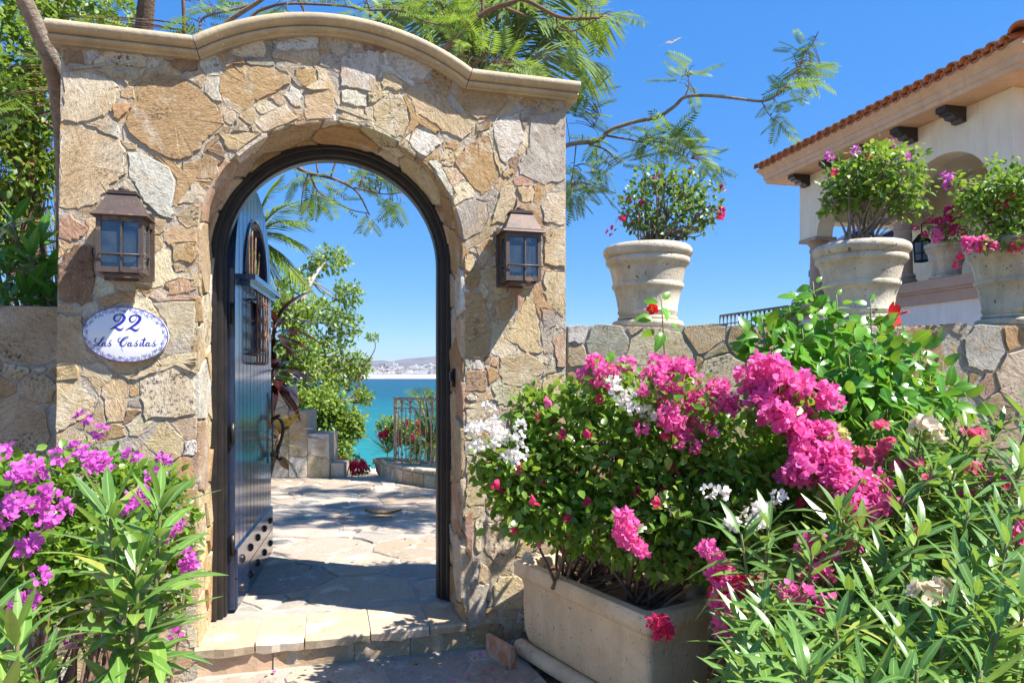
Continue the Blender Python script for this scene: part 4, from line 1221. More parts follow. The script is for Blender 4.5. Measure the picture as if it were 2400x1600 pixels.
# eaves: moulded fascia, soffit, roof, tiles
OV = .45
fp = [(0, 0), (0, .06), (.03, .075), (.03, .15), (.055, .165), (.055, .19), (.10, .235), (.125, .25), (.125, .30), (.0, .30), (-.06, .30), (-.06, .0)]
def corner(s_, o): return H3(s_, o, HZE).reshape(3)
def eframes(pts):
    fr = []
    for i, (s_, o) in enumerate(pts):
        a = np.array(pts[max(i - 1, 0)]); b = np.array(pts[i]); c = np.array(pts[min(i + 1, len(pts) - 1)])
        d1 = (b - a) if i > 0 else (c - b); d2 = (c - b) if i < len(pts) - 1 else d1
        d1 = d1 / np.linalg.norm(d1); d2 = d2 / np.linalg.norm(d2)
        n1 = np.array([d1[1], -d1[0]]); n2 = np.array([d2[1], -d2[0]]); m = (n1 + n2) / (1 + n1 @ n2)
        ax = m[0] * np.array([*HV, 0]) + m[1] * np.array([*HO, 0])
        fr.append((corner(s_, o), ax, np.array([0, 0, 1.0])))
    return fr
loop = [(-OV, -6), (-OV, OV), (HS + OV, OV), (HS + OV, -4)]
fr = eframes(loop)
test = fr[1][1] @ np.array([*HO, 0])
if test < 0: fr = [(o, -a, b) for o, a, b in fr]
MB().sweep(fp, fr, True).build('fascia', M['trim'], villa)
so = MB(); hbox(-OV + .04, HS + OV - .04, OV - .04, -6, HZE + .004, HZE + .03, so); so.build('soffit', M['trim'], villa)
rf = MB(); RZ = HZE + .285; e0 = .12
q = [H3(-OV - e0, OV + e0, RZ), H3(HS + OV + e0, OV + e0, RZ), H3(HS + OV + e0, -4, RZ), H3(-OV - e0, -6, RZ)]
top = [H3(-OV + 2.4, OV - 2.6, RZ + .95), H3(HS + OV - 2.0, OV - 2.6, RZ + .95)]
rf.add(np.vstack([np.array(q).reshape(-1, 3), np.array(top).reshape(-1, 3)]), [(0, 1, 5, 4), (1, 2, 5), (0, 4, 3), (4, 5, 2, 3)])
roof = rf.build('roof', M['terracotta'], villa)
def tile_mesh():
    V = []; n = 9
    for j, (y, r) in enumerate(((0, .088), (.0, .075), (.42, .070), (.42, .058))):
        pass
    pr = []
    for rad in (.086, .070):
        pr.append([(rad * math.cos(a), rad * math.sin(a)) for a in np.linspace(pi, 0, n)])
    for y, k in ((0, 1.0), (.42, .86)):
        for ring_ in pr:
            for (x, z) in ring_: V.append((x * k, y, z * k))
    Fc = []
    for i in range(n - 1):
        Fc += [(i, i + 1, 2 * n + i + 1, 2 * n + i), (n + i + 1, n + i, 3 * n + i, 3 * n + i + 1), (i + 1, i, n + i, n + i + 1)]
    return mkmesh('roof_tile', V, Fc, M['terracotta'], True)
tm = tile_mesh()
slope = math.atan2(.95, 2.6 + .12)
upv = np.array([*(-HO), 0]) * math.cos(slope) + np.array([0, 0, math.sin(slope)])
xv = np.array([*HV, 0]); zv = np.cross(xv, upv); zv = zv if zv[2] > 0 else -zv
ntile = int((HS + 2 * OV + .2) / .19)
for i in range(ntile):
    s_ = -OV - .06 + .19 * i + .07
    for c_ in range(2):
        o = H3(s_, OV + .20 - .36 * c_, RZ + .02 + .36 * c_ * math.tan(slope) + .012 * c_).reshape(3) + rng.normal(0, .004, 3)
        if c_ == 1 and (s_ < -OV + .2 or s_ > HS + OV - .25): continue
        mm = np.eye(4); mm[:3, 0] = np.cross(upv, zv); mm[:3, 1] = upv; mm[:3, 2] = zv; mm[:3, 3] = o
        put('roof_tile', tm, roof, mm)
    if i < ntile - 1:
        mm = np.eye(4); mm[:3, 0] = -np.cross(upv, zv); mm[:3, 1] = upv; mm[:3, 2] = -zv; mm[:3, 3] = H3(s_ + .095, OV + .17, RZ + .055).reshape(3)
        put('pan_tile', tm, roof, mm)
hipd = nrm(top[0] - q[0]).reshape(3)
for k in range(7):
    o = q[0].reshape(3) + hipd * (.34 * k - .14) + np.array([0, 0, .08])
    x = nrm(np.cross(hipd, [0, 0, 1.0])); z = np.cross(x, hipd)
    mm = np.eye(4); mm[:3, 0] = x * 1.5; mm[:3, 1] = hipd; mm[:3, 2] = z * 1.5; mm[:3, 3] = o
    put('hip_tile', tm, roof, mm)
# black timber corbels under the soffit
def px_to_s(px):
    x = (px - CX) / F
    return (HN[0] - x * HN[1]) / (x * HV[1] - HV[0])
for px in (1892, 1967, 2045, 2141, 2253):
    s_ = px_to_s(px); cb = MB()
    pr = [(0.0, HZE), (.36, HZE), (.36, HZE - .07), (.30, HZE - .09), (.30, HZE - .11), (.22, HZE - .12), (.20, HZE - .16), (.10, HZE - .17), (.08, HZE - .21), (0.0, HZE - .21)]
    for ds in (-.085, .085): cb.v.extend(H3(s_ + ds, [p_[0] for p_ in pr], [p_[1] for p_ in pr]).tolist())
    n = len(pr); cb.f += [tuple(range(n)), tuple(range(2 * n - 1, n - 1, -1))] + [(i, (i + 1) % n, n + (i + 1) % n, n + i) for i in range(n)]
    cb.build('corbel', M['black_wood'], villa)
# columns
CPR = [(.0, 0), (.20, 0), (.20, .10), (.17, .11), (.185, .15), (.17, .19), (.145, .20), (.142, .28), (.138, .55), (.130, .86), (.128, .90), (.146, .91), (.150, .94), (.136, .96), (.134, 1.00), (.15, 1.03), (.19, 1.08), (.20, 1.10), (.0, 1.10)]
def column(s_, par):
    b = H3(s_, -WT / 2, HLED + .002).reshape(3)
    c_ = MB().lathe(CPR, b, 28).build('column', M['cantera'], par); auto_smooth(c_, 40)
    cp2 = MB(); hbox(s_ - .245, s_ + .245, .06, -WT - .06, HLED + 1.103, HLED + 1.168, cp2); cp2.build('capital', M['cantera'], c_)
    pl = MB(); hbox(s_ - .22, s_ + .22, .05, -WT - .05, HLED + .001, HLED + .065, pl); pl.build('plinth', M['cantera'], c_)
column(2.04, villa); column(4.12, villa)
# blue shuttered door and a lantern on the loggia's back wall
bd_ = MB(); hbox(.55, 1.15, -2.596, -2.56, 2.87, 4.6, bd_); bdo = bd_.build('door', M['blue_door'], villa)
for k in range(2):
    pnl = MB(); hbox(.60, 1.10, -2.558, -2.545, 2.95 + .85 * k, 3.7 + .8 * k, pnl); pnl.build('panel', M['blue_door'], bdo)
vl = thing('porch_lantern', 'small black lantern with pale panes on the villa loggia wall', 'lantern', H3(0, 0, 0)) if False else None
lp = P(2160, 612, 11.2)
vl = thing('porch_lantern', 'small black lantern with pale panes hanging in the villa loggia', 'lantern', lp)
hx = .10
def lring(r, z): return [(lp[0] + r * math.cos(a), lp[1] + r * math.sin(a), lp[2] + z) for a in np.linspace(0, 2 * pi, 6, endpoint=False)]
MB().add(np.array(lring(.105, 0) + lring(.125, .30)), [(k, (k + 1) % 6, 6 + (k + 1) % 6, 6 + k) for k in range(6)]).build('pane', M['window_dark'], vl)
fm = MB()
for k in range(6):
    fm.tube([lring(.11, -.01)[k], lring(.13, .31)[k]], .012, 5)
    for z, r in ((0, .11), (.12, .118), (.31, .13)): fm.tube([lring(r, z)[k], lring(r, z)[(k + 1) % 6]], .010, 5)
fm.build('frame', M['iron'], vl)
MB().add(np.array(lring(.155, .31) + lring(.06, .43) + [(lp[0], lp[1], lp[2] + .47)]), [(k, (k + 1) % 6, 6 + (k + 1) % 6, 6 + k) for k in range(6)] + [(6 + k, 6 + (k + 1) % 6, 12) for k in range(6)]).build('cap', M['iron'], vl)
MB().tube([lp + [0, 0, .46], lp + [0, 0, .6], lp + [.12, .12, .66], lp + [.6, .3, .66]], .012, 6).build('bracket', M['iron'], vl)
# pot on the ledge
pot4 = H3(1.18, -.14, HLED + .003).reshape(3)
make_pot(pot4, 'cast stone pot of crimson bougainvillea standing on the villa ledge', PG, 1.06, .6)
# canvas awning beyond the loggia
aw = MB(); a0 = P(1960, 585, 15.5); a1 = P(2075, 500, 15.0)
for k, (dz, dy) in enumerate(((0, 0), (-.42, .25))):
    w3 = np.array([0, 1.2, .0]); up = np.array([0, 0, .16])
    p_, q_ = a0 + [0, dy, dz], a1 + [0.4, dy, dz]
    aw.hexa(np.array([p_, q_, q_ + w3, p_ + w3, p_ + up, q_ + up, q_ + w3 + up, p_ + w3 + up]))
awn = thing('awning', 'folded dark navy canvas awning slanting behind the villa columns', 'awning', a0)
aw.build('canvas', M['navy'], awn)
MB().tube([a0 + [.1, .4, .05], [a0[0] + .1, a0[1] + .4, 1.9]], .04, 8).build('post', M['iron'], awn)
# terrace slab, low pier and iron railing left of the villa
ter = tag(MB().hexa(np.array([(4.3, 12.9, -1.2), (8.5, 13.8, -1.2), (8.0, 18, -1.2), (4.0, 18, -1.2), (4.3, 12.9, 2.0), (8.5, 13.8, 2.0), (8.0, 18, 2.0), (4.0, 18, 2.0)])).build('terrace', M['trim']), kind='structure')
rl = thing('iron_railing', 'low wrought iron railing with arched tops on the villa terrace', 'railing', (5.0, 14.3, 2.0))
ra, rb_ = np.array([4.72, 15.5]), np.array([5.36, 13.25])
rz0, rz1 = 2.0, 2.86
for nm, z, r in (('top_rail', rz1, .018), ('mid_rail', rz1 - .20, .012), ('bottom_rail', rz0 + .1, .014)):
    MB().tube([[*ra, z], [*rb_, z]], r, 6).build(nm, M['rust'], rl)
nb = 17
for i in range(nb):
    f = i / (nb - 1); p_ = ra + (rb_ - ra) * f
    MB().tube([[*p_, rz0], [*p_, rz1]], .012, 5).build('baluster', M['rust'], rl)
    if i < nb - 1:
        dv = (rb_ - ra) / (nb - 1)
        a_ = [[*(p_ + dv * (.5 - .5 * math.cos(t))), rz1 - .15 + .14 * math.sin(t)] for t in np.linspace(0, pi, 7)]
        MB().tube(a_, .010, 5).build('arch_scroll', M['rust'], rl)
MB().hexa(np.vstack([H3([HS + .1, HS + .1, HS + .7, HS + .7] * 2, [.25, -.4, -.4, .25] * 2, [1.9] * 4 + [2.78] * 4)])).build('pier', M['band'], villa)

# ------------------------------------------------------------------ beyond the arch: stepped wall, kerb wall, railing
sw = thing('stepped_wall', 'pale rubble wall stepping down beside the courtyard towards the sea', 'wall', (-2.9, 8.9, FLZ))
def wall_block(pA, pB, th, z1, par, nst):
    pA, pB = np.array(pA), np.array(pB); L_ = np.linalg.norm(pB - pA); dd = (pB - pA) / L_; nn = np.array([-dd[1], dd[0]])
    def mp(u, z, n):
        u, z, n = np.broadcast_arrays(np.asarray(u, float), np.asarray(z, float), np.asarray(n, float))
        return np.stack([pA[0] + u * dd[0] + n * nn[0], pA[1] + u * dd[1] + n * nn[1], z], -1)
    MB().hexa(np.vstack([mp([0, L_, L_, 0], FLZ - .1, [0, 0, th, th]), mp([0, L_, L_, 0], z1, [0, 0, th, th])])).build('mortar', M['mortar'], par)
    ins = lambda p_: np.minimum(np.minimum(p_[:, 0], L_ - p_[:, 0]), np.minimum(p_[:, 1] - FLZ, z1 - p_[:, 1]))
    stone_face(par, ins, (0, FLZ), (L_, z1), [.16, .11, .08, .05], [100, 250, 400, 600], mp, pal=dict(C=6, W=5, T=3), step=.07)
g1 = P(640, 1118, 9.2); g2 = P(716, 1118, 9.2); g3 = P(776, 1118, 9.2)
zt1 = P(0, 905, 9.2)[2]; zt2 = P(0, 962, 9.2)[2]; zt3 = P(0, 1016, 9.2)[2]; zt4 = P(0, 1085, 9.2)[2]
wall_block((-4.3, 9.15), (P(676, 0, 9.2)[0], 9.2), .45, zt1, sw, 0)
wall_block((P(676, 0, 9.2)[0] + .003, 9.2), (P(720, 0, 9.2)[0], 9.2), .45, zt2, sw, 0)
wall_block((P(720, 0, 9.2)[0] + .003, 9.2), (P(772, 0, 9.2)[0], 9.2), .45, zt3, sw, 0)
wall_block((P(772, 0, 9.2)[0] + .003, 9.25), (P(805, 0, 9.2)[0], 9.25), .3, zt4, sw, 0)
kw = thing('kerb_wall', 'low curved stone kerb wall under the iron railing', 'wall', (-1.2, 8.9, FLZ))
kp = smooth_path([P(893, 0, 9.55)[:2], P(905, 0, 9.2)[:2], P(950, 0, 8.75)[:2], P(1030, 0, 8.3)[:2], P(1150, 0, 8.0)[:2], P(1300, 0, 7.9)[:2]], 5)
kt = nrm(np.gradient(kp, axis=0)); kn_ = np.stack([-kt[:, 1], kt[:, 0]], 1)
kl = np.concatenate([[0], np.cumsum(np.linalg.norm(np.diff(kp, axis=0), axis=1))])
KZ = FLZ + .19
def K3(s_, z, n):
    s_, z, n = np.broadcast_arrays(np.asarray(s_, float), np.asarray(z, float), np.asarray(n, float))
    x = np.interp(s_, kl, kp[:, 0]) + n * np.interp(s_, kl, kn_[:, 0]); y = np.interp(s_, kl, kp[:, 1]) + n * np.interp(s_, kl, kn_[:, 1])
    return np.stack([x, y, z], -1)
m_ = len(kl)
V = np.vstack([K3(kl, FLZ - .1, 0), K3(kl, KZ, 0), K3(kl, KZ, .55), K3(kl, FLZ - .1, .55)])
mk('mortar', V, [(r * m_ + j, r * m_ + j + 1, (r + 1) * m_ + j + 1, (r + 1) * m_ + j) for r in range(3) for j in range(m_ - 1)], M['mortar'], kw)
s_ = .0
while s_ < kl[-1] - .1:
    w = rng.uniform(.12, .24); a, b = s_ + .006, min(s_ + w, kl[-1]) - .006
    pl_ = resample(np.array([(a, FLZ - .02), (b, FLZ - .02), (b, KZ - .035), (a, KZ - .035)]), .08, .004)
    stone('stone', pl_, K3, kw, M['stone'], rcol(dict(T=4, C=5, W=2, O=1)), .012)
    pc_ = resample(np.array([(a, -.015), (b, -.015), (b, .50), (a, .50)]), .15, .004)
    stone('cap_stone', pc_, lambda q, n, h: K3(q, KZ - np.asarray(h), n), kw, M['paver'], vary((.5, .41, .31)), .018, deep=.02, rough=.001)
    s_ += w
ir = thing('iron_railing', 'rust streaked wrought iron railing with scroll tops above the kerb wall', 'railing', (-1.1, 9.0, KZ))
rp0 = P(928, 0, 9.25)[:2]
rpath = smooth_path([P(926, 0, 9.35)[:2], P(935, 0, 9.1)[:2], P(985, 0, 8.85)[:2], P(1060, 0, 8.7)[:2], P(1160, 0, 8.6)[:2]], 6)
rk = np.concatenate([[0], np.cumsum(np.linalg.norm(np.diff(rpath, axis=0), axis=1))])
def Rp(s_): return np.array([np.interp(s_, rk, rpath[:, 0]), np.interp(s_, rk, rpath[:, 1])])
rz_t = KZ + .88
for nm, z, r in (('top_rail', rz_t, .016), ('mid_rail', rz_t - .13, .011), ('bottom_rail', KZ + .07, .011)):
    MB().tube([[*Rp(q_), z] for q_ in np.linspace(0, rk[-1], 14)], r, 6).build(nm, M['rail'], ir)
nbar = 11
for i in range(nbar):
    q_ = rk[-1] * i / (nbar - 1); p_ = Rp(q_); thick = .022 if i == 0 else .010
    bar = MB().tube([[*p_, KZ + .015], [*p_, rz_t]], thick, 6).build('bar', M['rail'], ir)
    if i < nbar - 1:
        dq = rk[-1] / (nbar - 1)
        MB().tube([[*Rp(q_ + dq * (.5 - .5 * math.cos(t))), rz_t - .12 + .11 * math.sin(t)] for t in np.linspace(0, pi, 8)], .009, 5).build('scroll', M['rail'], bar)
        pm = Rp(q_ + dq * .5)
        MB().tube([[*pm, KZ + .07], [*pm, rz_t - .13]], .008, 5).build('thin_bar', M['rail'], ir)
        for zz in (rz_t - .17, KZ + .14):
            MB().lathe([(0, -.03), (.018, -.018), (.022, 0), (.018, .018), (0, .03)], [*p_, zz], 8).build('collar', M['rail'], bar, True)
tp = thing('terracotta_planter', 'round sand coloured planter at the end of the iron railing', 'planter', P(905, 1096, 9.7))
tpl = P(905, 1096, 9.75); tpl[2] = FLZ - .06
auto_smooth(MB().lathe([(0, 0), (.10, 0), (.14, .06), (.16, .17), (.185, .19), (.19, .24), (.165, .245), (.15, .2), (0, .2)], tpl, 24).build('planter_body', M['trough'], tp), 50)

# dry curled leaf on the courtyard floor
lf = P(898, 1209, 1.396 * F / (1209 - HY)); lf[2] = FLZ
V = []; n = 9
for i in range(n):
    f = i / (n - 1); w = .05 * math.sin(pi * min(f * 1.1, 1)) + .004
    for k in (-1, -.3, .3, 1): V.append((lf[0] + (f - .5) * .36, lf[1] + k * w, lf[2] + .012 + .03 * abs(k) + .035 * (f - .5) ** 2 * 4))
dl_ = tag(mk('dry_leaf', V, [(i * 4 + k, i * 4 + k + 1, (i + 1) * 4 + k + 1, (i + 1) * 4 + k) for i in range(n - 1) for k in range(3)], m_leaf('dead_leaf', (.22, .11, .05), (.3, .15, .06), .1, .6), None, True),
           'curled brown dead leaf lying on the courtyard paving', 'leaf')
# gull
bp = P(1578, 96, 40)
V = [bp + np.array(q_) for q_ in [(0, -.22, 0), (.03, 0, .05), (0, .3, 0), (-.03, 0, -.03), (.5, .05, .22), (.35, -.12, .14), (.95, .18, .30), (-.45, .05, -.10), (-.32, -.12, -.05), (-.80, .18, -.28)]]
gl_ = tag(mk('seabird', V, [(0, 1, 3), (1, 2, 3), (1, 5, 4), (1, 4, 2), (5, 6, 4), (3, 7, 8), (3, 2, 7), (7, 9, 8)], M['white_paint'], None, False), 'pale seabird gliding in the blue sky', 'bird')
# ------------------------------------------------------------------ plant tools
def leaf_tpl(n=4, w=.16, p=1.0, fold=.25, curl=.18, wave=0.0, flat_base=.0, bend=0.0):
    """unit leaf along +x: returns verts, faces(quads), rib values"""
    V = [(0, 0, 0)] * 3; rb = [0, 0, 0]
    V = []; rb = []
    for i in range(n + 1):
        t = i / n
        ww = w * (math.sin(pi * t ** p) ** .85 if 0 < t < 1 else 0.0) + (flat_base if i == 0 else 0) * w
        ww = max(ww, .004)
        z = -curl * t * t
        zz = z + fold * ww + wave * math.sin(7 * t)
        V += [(t, ww, zz), (t, 0, z), (t, -ww, zz - 2 * wave * math.sin(7 * t))]; rb += [1, 0, 1]
    V = [(x, y + bend * x * x, z) for x, y, z in V]
    Fq = []
    for i in range(n):
        a = 3 * i
        Fq += [(a, a + 1, a + 4, a + 3), (a + 1, a + 2, a + 5, a + 4)]
    return np.array(V, float), np.array(Fq, np.int32), np.array(rb, float)

def diamond_tpl(w=.28, fold=.2, curl=.15):
    V = [(0, 0, 0), (.42, w, fold * w), (.45, 0, -curl * .2), (.42, -w, fold * w), (1, 0, -curl)]
    return np.array(V, float), np.array([(0, 2, 1, 1), (0, 3, 2, 2), (1, 2, 4, 4), (2, 3, 4, 4)], np.int32)[:, :3], np.array([0, 1, 0, 1, 0], float)

def frames_of(dirs, ups):
    x = nrm(dirs); y = np.cross(ups, x); bad = np.linalg.norm(y, axis=1) < 1e-4
    y[bad] = np.cross(np.array([1.0, .3, 0]), x[bad]); y = nrm(y); z = np.cross(x, y)
    return np.stack([x, y, z], 2)         # columns

def scatter(name, tpl, pos, dirs, ups, sc, mat, parent, kind=None, wsc=None):
    """many leaves joined into ONE part"""
    V, Fq, rb = tpl
    Rm = frames_of(np.asarray(dirs, float), np.asarray(ups, float)); N = len(pos)
    sc = np.broadcast_to(np.asarray(sc, float), (N,))
    vv = np.einsum('nij,vj->nvi', Rm, V) * sc[:, None, None] + np.asarray(pos)[:, None, :]
    fcs = (Fq[None] + (np.arange(N) * len(V))[:, None, None]).reshape(-1, Fq.shape[1])
    o = mk(name, vv.reshape(-1, 3), fcs, mat, parent, True, None, np.tile(rb, N))
    if kind: o['kind'] = kind
    return o

def leaf_objs(name, meshes, pos, dirs, ups, sc, parent):
    Rm = frames_of(np.asarray(dirs, float), np.asarray(ups, float)); N = len(pos)
    sc = np.broadcast_to(np.asarray(sc, float), (N,))
    for i in range(N):
        m4 = np.eye(4); m4[:3, :3] = Rm[i] * sc[i]; m4[:3, 3] = pos[i]
        put(name, meshes[i % len(meshes)], parent, m4)

def many(name, tpl, mesh_list, pos, dirs, ups, sc, mat, parent, limit=300):
    """the LIMIT largest leaves in view each an object, the rest one joined part"""
    pos = np.asarray(pos, float); sc = np.broadcast_to(np.asarray(sc, float), (len(pos),))
    d = np.linalg.norm(pos - np.array([0, 0, EYE]), axis=1)
    px = CX + F * pos[:, 0] / np.maximum(pos[:, 1], .1); py = HY - F * (pos[:, 2] - EYE) / np.maximum(pos[:, 1], .1)
    vis = (px > -60) & (px < 2460) & (py < 1660) & (py > -60)
    key = np.where(vis, sc / d, 0); od = np.argsort(-key); a = od[:limit]; b = od[limit:]
    leaf_objs(name, mesh_list, pos[a], dirs[a], ups[a], sc[a], parent)
    if len(b): scatter('foliage', tpl, pos[b], dirs[b], ups[b], sc[b], mat, parent, 'stuff')

def rdir(n): return nrm(rng.normal(0, 1, (n, 3)))

def blob_pts(blobs, n, shell=.55, cent=None):
    """points in ellipsoids given as (px, py, depth, rx_px, ry_px[, depth_radius_m]); also outward directions"""
    ws = np.array([b[3] * b[4] for b in blobs], float); ws /= ws.sum()
    P_, D_ = [], []
    for b, k in zip(blobs, rng.multinomial(n, ws)):
        c = P(b[0], b[1], b[2]); rx, rz = b[3] * b[2] / F, b[4] * b[2] / F; ry = b[5] if len(b) > 5 else rx
        d = rdir(k); r = (shell + (1 - shell) * rng.random(k)) ** .6 * (1 + .13 * rng.normal(0, 1, k))
        P_.append(c + d * np.stack([r * rx, r * ry, r * rz], 1)); D_.append(d)
    return np.vstack(P_), np.vstack(D_)

def leafy(blobs, n, size, tpl, mat, parent, out=.8, upb=.35, rnd=.8, shell=.45, name='foliage', kind='stuff', droop=0.0):
    p, d = blob_pts(blobs, n, shell)
    dr = nrm(d * out + rng.normal(0, rnd, d.shape) + np.array([0, 0, -droop]))
    up = nrm(rng.normal(0, .55, d.shape) + np.array([sun_vec.x * .5, sun_vec.y * .5, .8]) + d * upb)
    return scatter(name, tpl, p, dr, up, rng.uniform(.65, 1.25, len(p)) * size, mat, parent, kind)

def twigs(base, blobs, parent, mat, n=14, r0=.012, r1=.003, name='stems', spread=.05):
    mb = MB()
    for k in range(n):
        b = blobs[k % len(blobs)]
        c = P(b[0], b[1], b[2]); tip = c + rdir(1)[0] * np.array([b[3], b[3], b[4]]) * b[2] / F * .7
        s0 = np.array(base) + np.array([*rng.normal(0, spread, 2), 0])
        mid = s0 * .5 + tip * .5 + rng.normal(0, .05, 3) * np.linalg.norm(tip - s0); mid[2] += .05
        p_ = smooth_path([s0, s0 * .75 + mid * .25 + rng.normal(0, .01, 3), mid, tip], 3)
        mb.tube(p_, np.linspace(r0, r1, len(p_)), 5)
    return tag(mb.build(name, mat, parent, True), kind='stuff')

# petals and flower heads
def bract_flower():
    """three papery bracts round a tiny tube"""
    V, Fc = [], []
    t, f, _ = leaf_tpl(3, .42, .8, .35, -.35)
    for k in range(3):
        a = 2 * pi * k / 3; ca, sa = math.cos(a), math.sin(a); o = len(V)
        for (x, y, z) in t:
            z2 = .62 * x + .28 * z - .1; x2 = x * .72 + .06
            V.append((x2 * ca - y * sa, x2 * sa + y * ca, z2 * .8))
        Fc += [tuple(int(i) + o for i in q) for q in f]
    return np.array(V, float), Fc
BV, BF = bract_flower()
BF4 = np.array(BF, np.int32)
def head_mesh(name, n, R, fl, mat, hemi=.2):
    """rounded flower head: N little flowers facing outwards over a ball of radius R (metres)"""
    d = rdir(n * 3); d = d[d[:, 2] > -hemi][:n]; n = len(d)
    pos = d * R * rng.uniform(.55, 1.05, (n, 1)); ax = nrm(d + rng.normal(0, .35, d.shape))
    a = nrm(np.cross(ax, rdir(n))); b = np.cross(ax, a); Rm = np.stack([a, b, ax], 2)
    vv = np.einsum('nij,vj->nvi', Rm, BV) * (fl * rng.uniform(.8, 1.2, n))[:, None, None] + pos[:, None]
    fcs = (BF4[None] + (np.arange(n) * len(BV))[:, None, None]).reshape(-1, 4)
    return mkmesh(name, vv.reshape(-1, 3), fcs, mat, True)
def five_petal(cup=.30, w=.42):
    V, Fc, mi = [], [], []
    t, f, _ = leaf_tpl(4, w, 1.35, .10, -.05)
    for k in range(5):
        a = 2 * pi * k / 5; ca, sa = math.cos(a), math.sin(a); o = len(V)
        for (x, y, z) in t:
            V.append((x * ca - y * sa, x * sa + y * ca, cup * x ** 1.5 + .3 * z + .004 * k))
        Fc += [tuple(int(i) + o for i in q) for q in f]; mi += [0] * len(f)
    o = len(V)
    for k in range(6): V.append((.13 * math.cos(pi / 3 * k), .13 * math.sin(pi / 3 * k), .06))
    V.append((0, 0, -.1)); V.append((0, 0, .16)); Fc += [(o + k, o + (k + 1) % 6, o + 7, o + 7) for k in range(6)]; mi += [1] * 6
    return np.array(V, float), Fc, mi
def cluster5(name, n, R, fl, mats, flat=.5):
    V5, F5, mi = five_petal()
    d = nrm(rdir(n * 4) + [0, 0, .3]); d = d[d[:, 2] > -.3][:n]; n = len(d); V, Fc, ms = [], [], []
    for i in range(n):
        ax = nrm(d[i] + rng.normal(0, .25, 3)); a = nrm(np.cross(ax, rdir(1)[0])); b = np.cross(ax, a); o = len(V)
        V += list((V5 * fl * rng.uniform(.85, 1.15)) @ np.stack([a, b, ax]) + d[i] * R * rng.uniform(.6, 1) * [1, 1, flat + .4])
        Fc += [tuple(sorted(set(int(q) + o for q in f), key=[int(q) + o for q in f].index)) for f in F5]; ms += mi
    return mkmesh(name, V, Fc, mats, True, None, ms)
def m_petal(name, c1, c2, trans=.4, c3=None):
    return m_leaf(name, c1, c2, trans, .55, 'island', None, tuple(min(1, x * 1.25) for x in c2), .25, c3)
PT = dict(pink=m_petal('hot_pink_bract', (.87, .09, .38), (.90, .22, .54), .45, (.88, .09, .22)),
          magenta=m_petal('magenta_bract', (.66, .10, .56), (.76, .20, .66), .42, (.58, .06, .46)),
          red=m_petal('red_bract', (.78, .03, .12), (.82, .05, .18), .35),
          white=m_petal('white_bract', (.86, .84, .78), (.87, .80, .76), .35),
          crimson=m_petal('crimson_bract', (.50, .015, .12), (.66, .03, .22), .35),
          lime=m_petal('lime_bract', (.58, .62, .22), (.66, .62, .30), .4),
          cream=m_petal('cream_petal', (.88, .78, .60), (.88, .72, .54), .35),
          rose=m_petal('rose_petal', (.80, .10, .24), (.85, .16, .32), .4),
          orange=m_plain('orange_throat', (.80, .32, .03), None, 30, .6, 0), hib=m_petal('hibiscus_petal', (.80, .02, .015), (.70, .015, .02), .35))
HEADS = {c: [head_mesh('bract_head', 26, .060, .030, PT[c]), head_mesh('bract_head', 16, .045, .030, PT[c], .5), head_mesh('bract_head', 9, .032, .030, PT[c], 1)] for c in ('pink', 'magenta', 'red', 'white', 'crimson', 'lime')}
BUD = {c: head_mesh('bract_sprig', 3, .014, .026, PT[c], 1) for c in ('pink', 'red', 'crimson', 'magenta', 'white')}
def heads(parent, lst, color, jitter=0.0, name='flower_cluster', sc=1.0):
    """lst of (px, py, depth, size 0..2) """
    for q in lst:
        p = P(*q[:3]) + rng.normal(0, jitter, 3); s_ = (q[3] if len(q) > 3 else 1.0) * sc
        me = HEADS[color][0 if s_ > 1.15 else (1 if s_ > .7 else 2)] if s_ > .35 else BUD[color]
        k = 1.0 if s_ <= .35 else max(.75, min(s_, 1.6))
        e = Matrix.Rotation(rng.uniform(0, 6.3), 4, 'Z') @ Matrix.Rotation(rng.normal(.6, .3), 4, 'X')
        m4 = np.array(e); m4[:3, :3] *= k; m4[:3, 3] = p
        put(name, me, parent, m4)
def spray(parent, path, n, color, spread_px, s=(.5, 1.3), name='flower_cluster'):
    """flower heads massed along a line of (px, py, depth)"""
    q = smooth_path(path, 8)
    for _ in range(n):
        c = q[rng.integers(len(q))]
        heads(parent, [(c[0] + rng.normal(0, spread_px), c[1] + rng.normal(0, spread_px * .75), c[2] - .07 + rng.normal(0, .04), rng.uniform(*s) * 1.12)], color, name=name)

# leaf materials
G_boug = m_leaf('bougainvillea_leaf', (.07, .18, .02), (.19, .35, .04), .38, .34, c3=(.38, .47, .08))
G_dark = m_leaf('dark_bush_leaf', (.035, .10, .014), (.085, .19, .025), .32, .38, c3=(.26, .34, .06))
G_boug_l = m_leaf('bougainvillea_leaf_light', (.06, .17, .018), (.16, .30, .03), .38, .38, c3=(.30, .38, .06))
G_ole_o = m_leaf('oleander_leaf', (.085, .20, .05), (.17, .33, .065), .32, .30, 'object', (.38, .50, .16), c3=(.34, .46, .07), c4=(.40, .40, .09))
G_ole = m_leaf('oleander_leaf_mass', (.075, .18, .05), (.15, .30, .06), .32, .32, 'island', (.36, .48, .16), c3=(.30, .42, .07), c4=(.46, .36, .09))
G_hib = m_leaf('hibiscus_leaf', (.05, .19, .012), (.11, .32, .018), .34, .30, 'object', (.20, .42, .06), c3=(.17, .40, .03))
G_fra = m_leaf('frangipani_leaf', (.035, .13, .015), (.09, .26, .025), .32, .30, 'object', (.25, .38, .10))
G_vine = m_leaf('vine_leaf', (.06, .13, .012), (.20, .30, .025), .38, .45, c3=(.36, .38, .07))
G_vine_d = m_leaf('dry_vine_leaf', (.16, .07, .03), (.26, .12, .05), .2, .6)
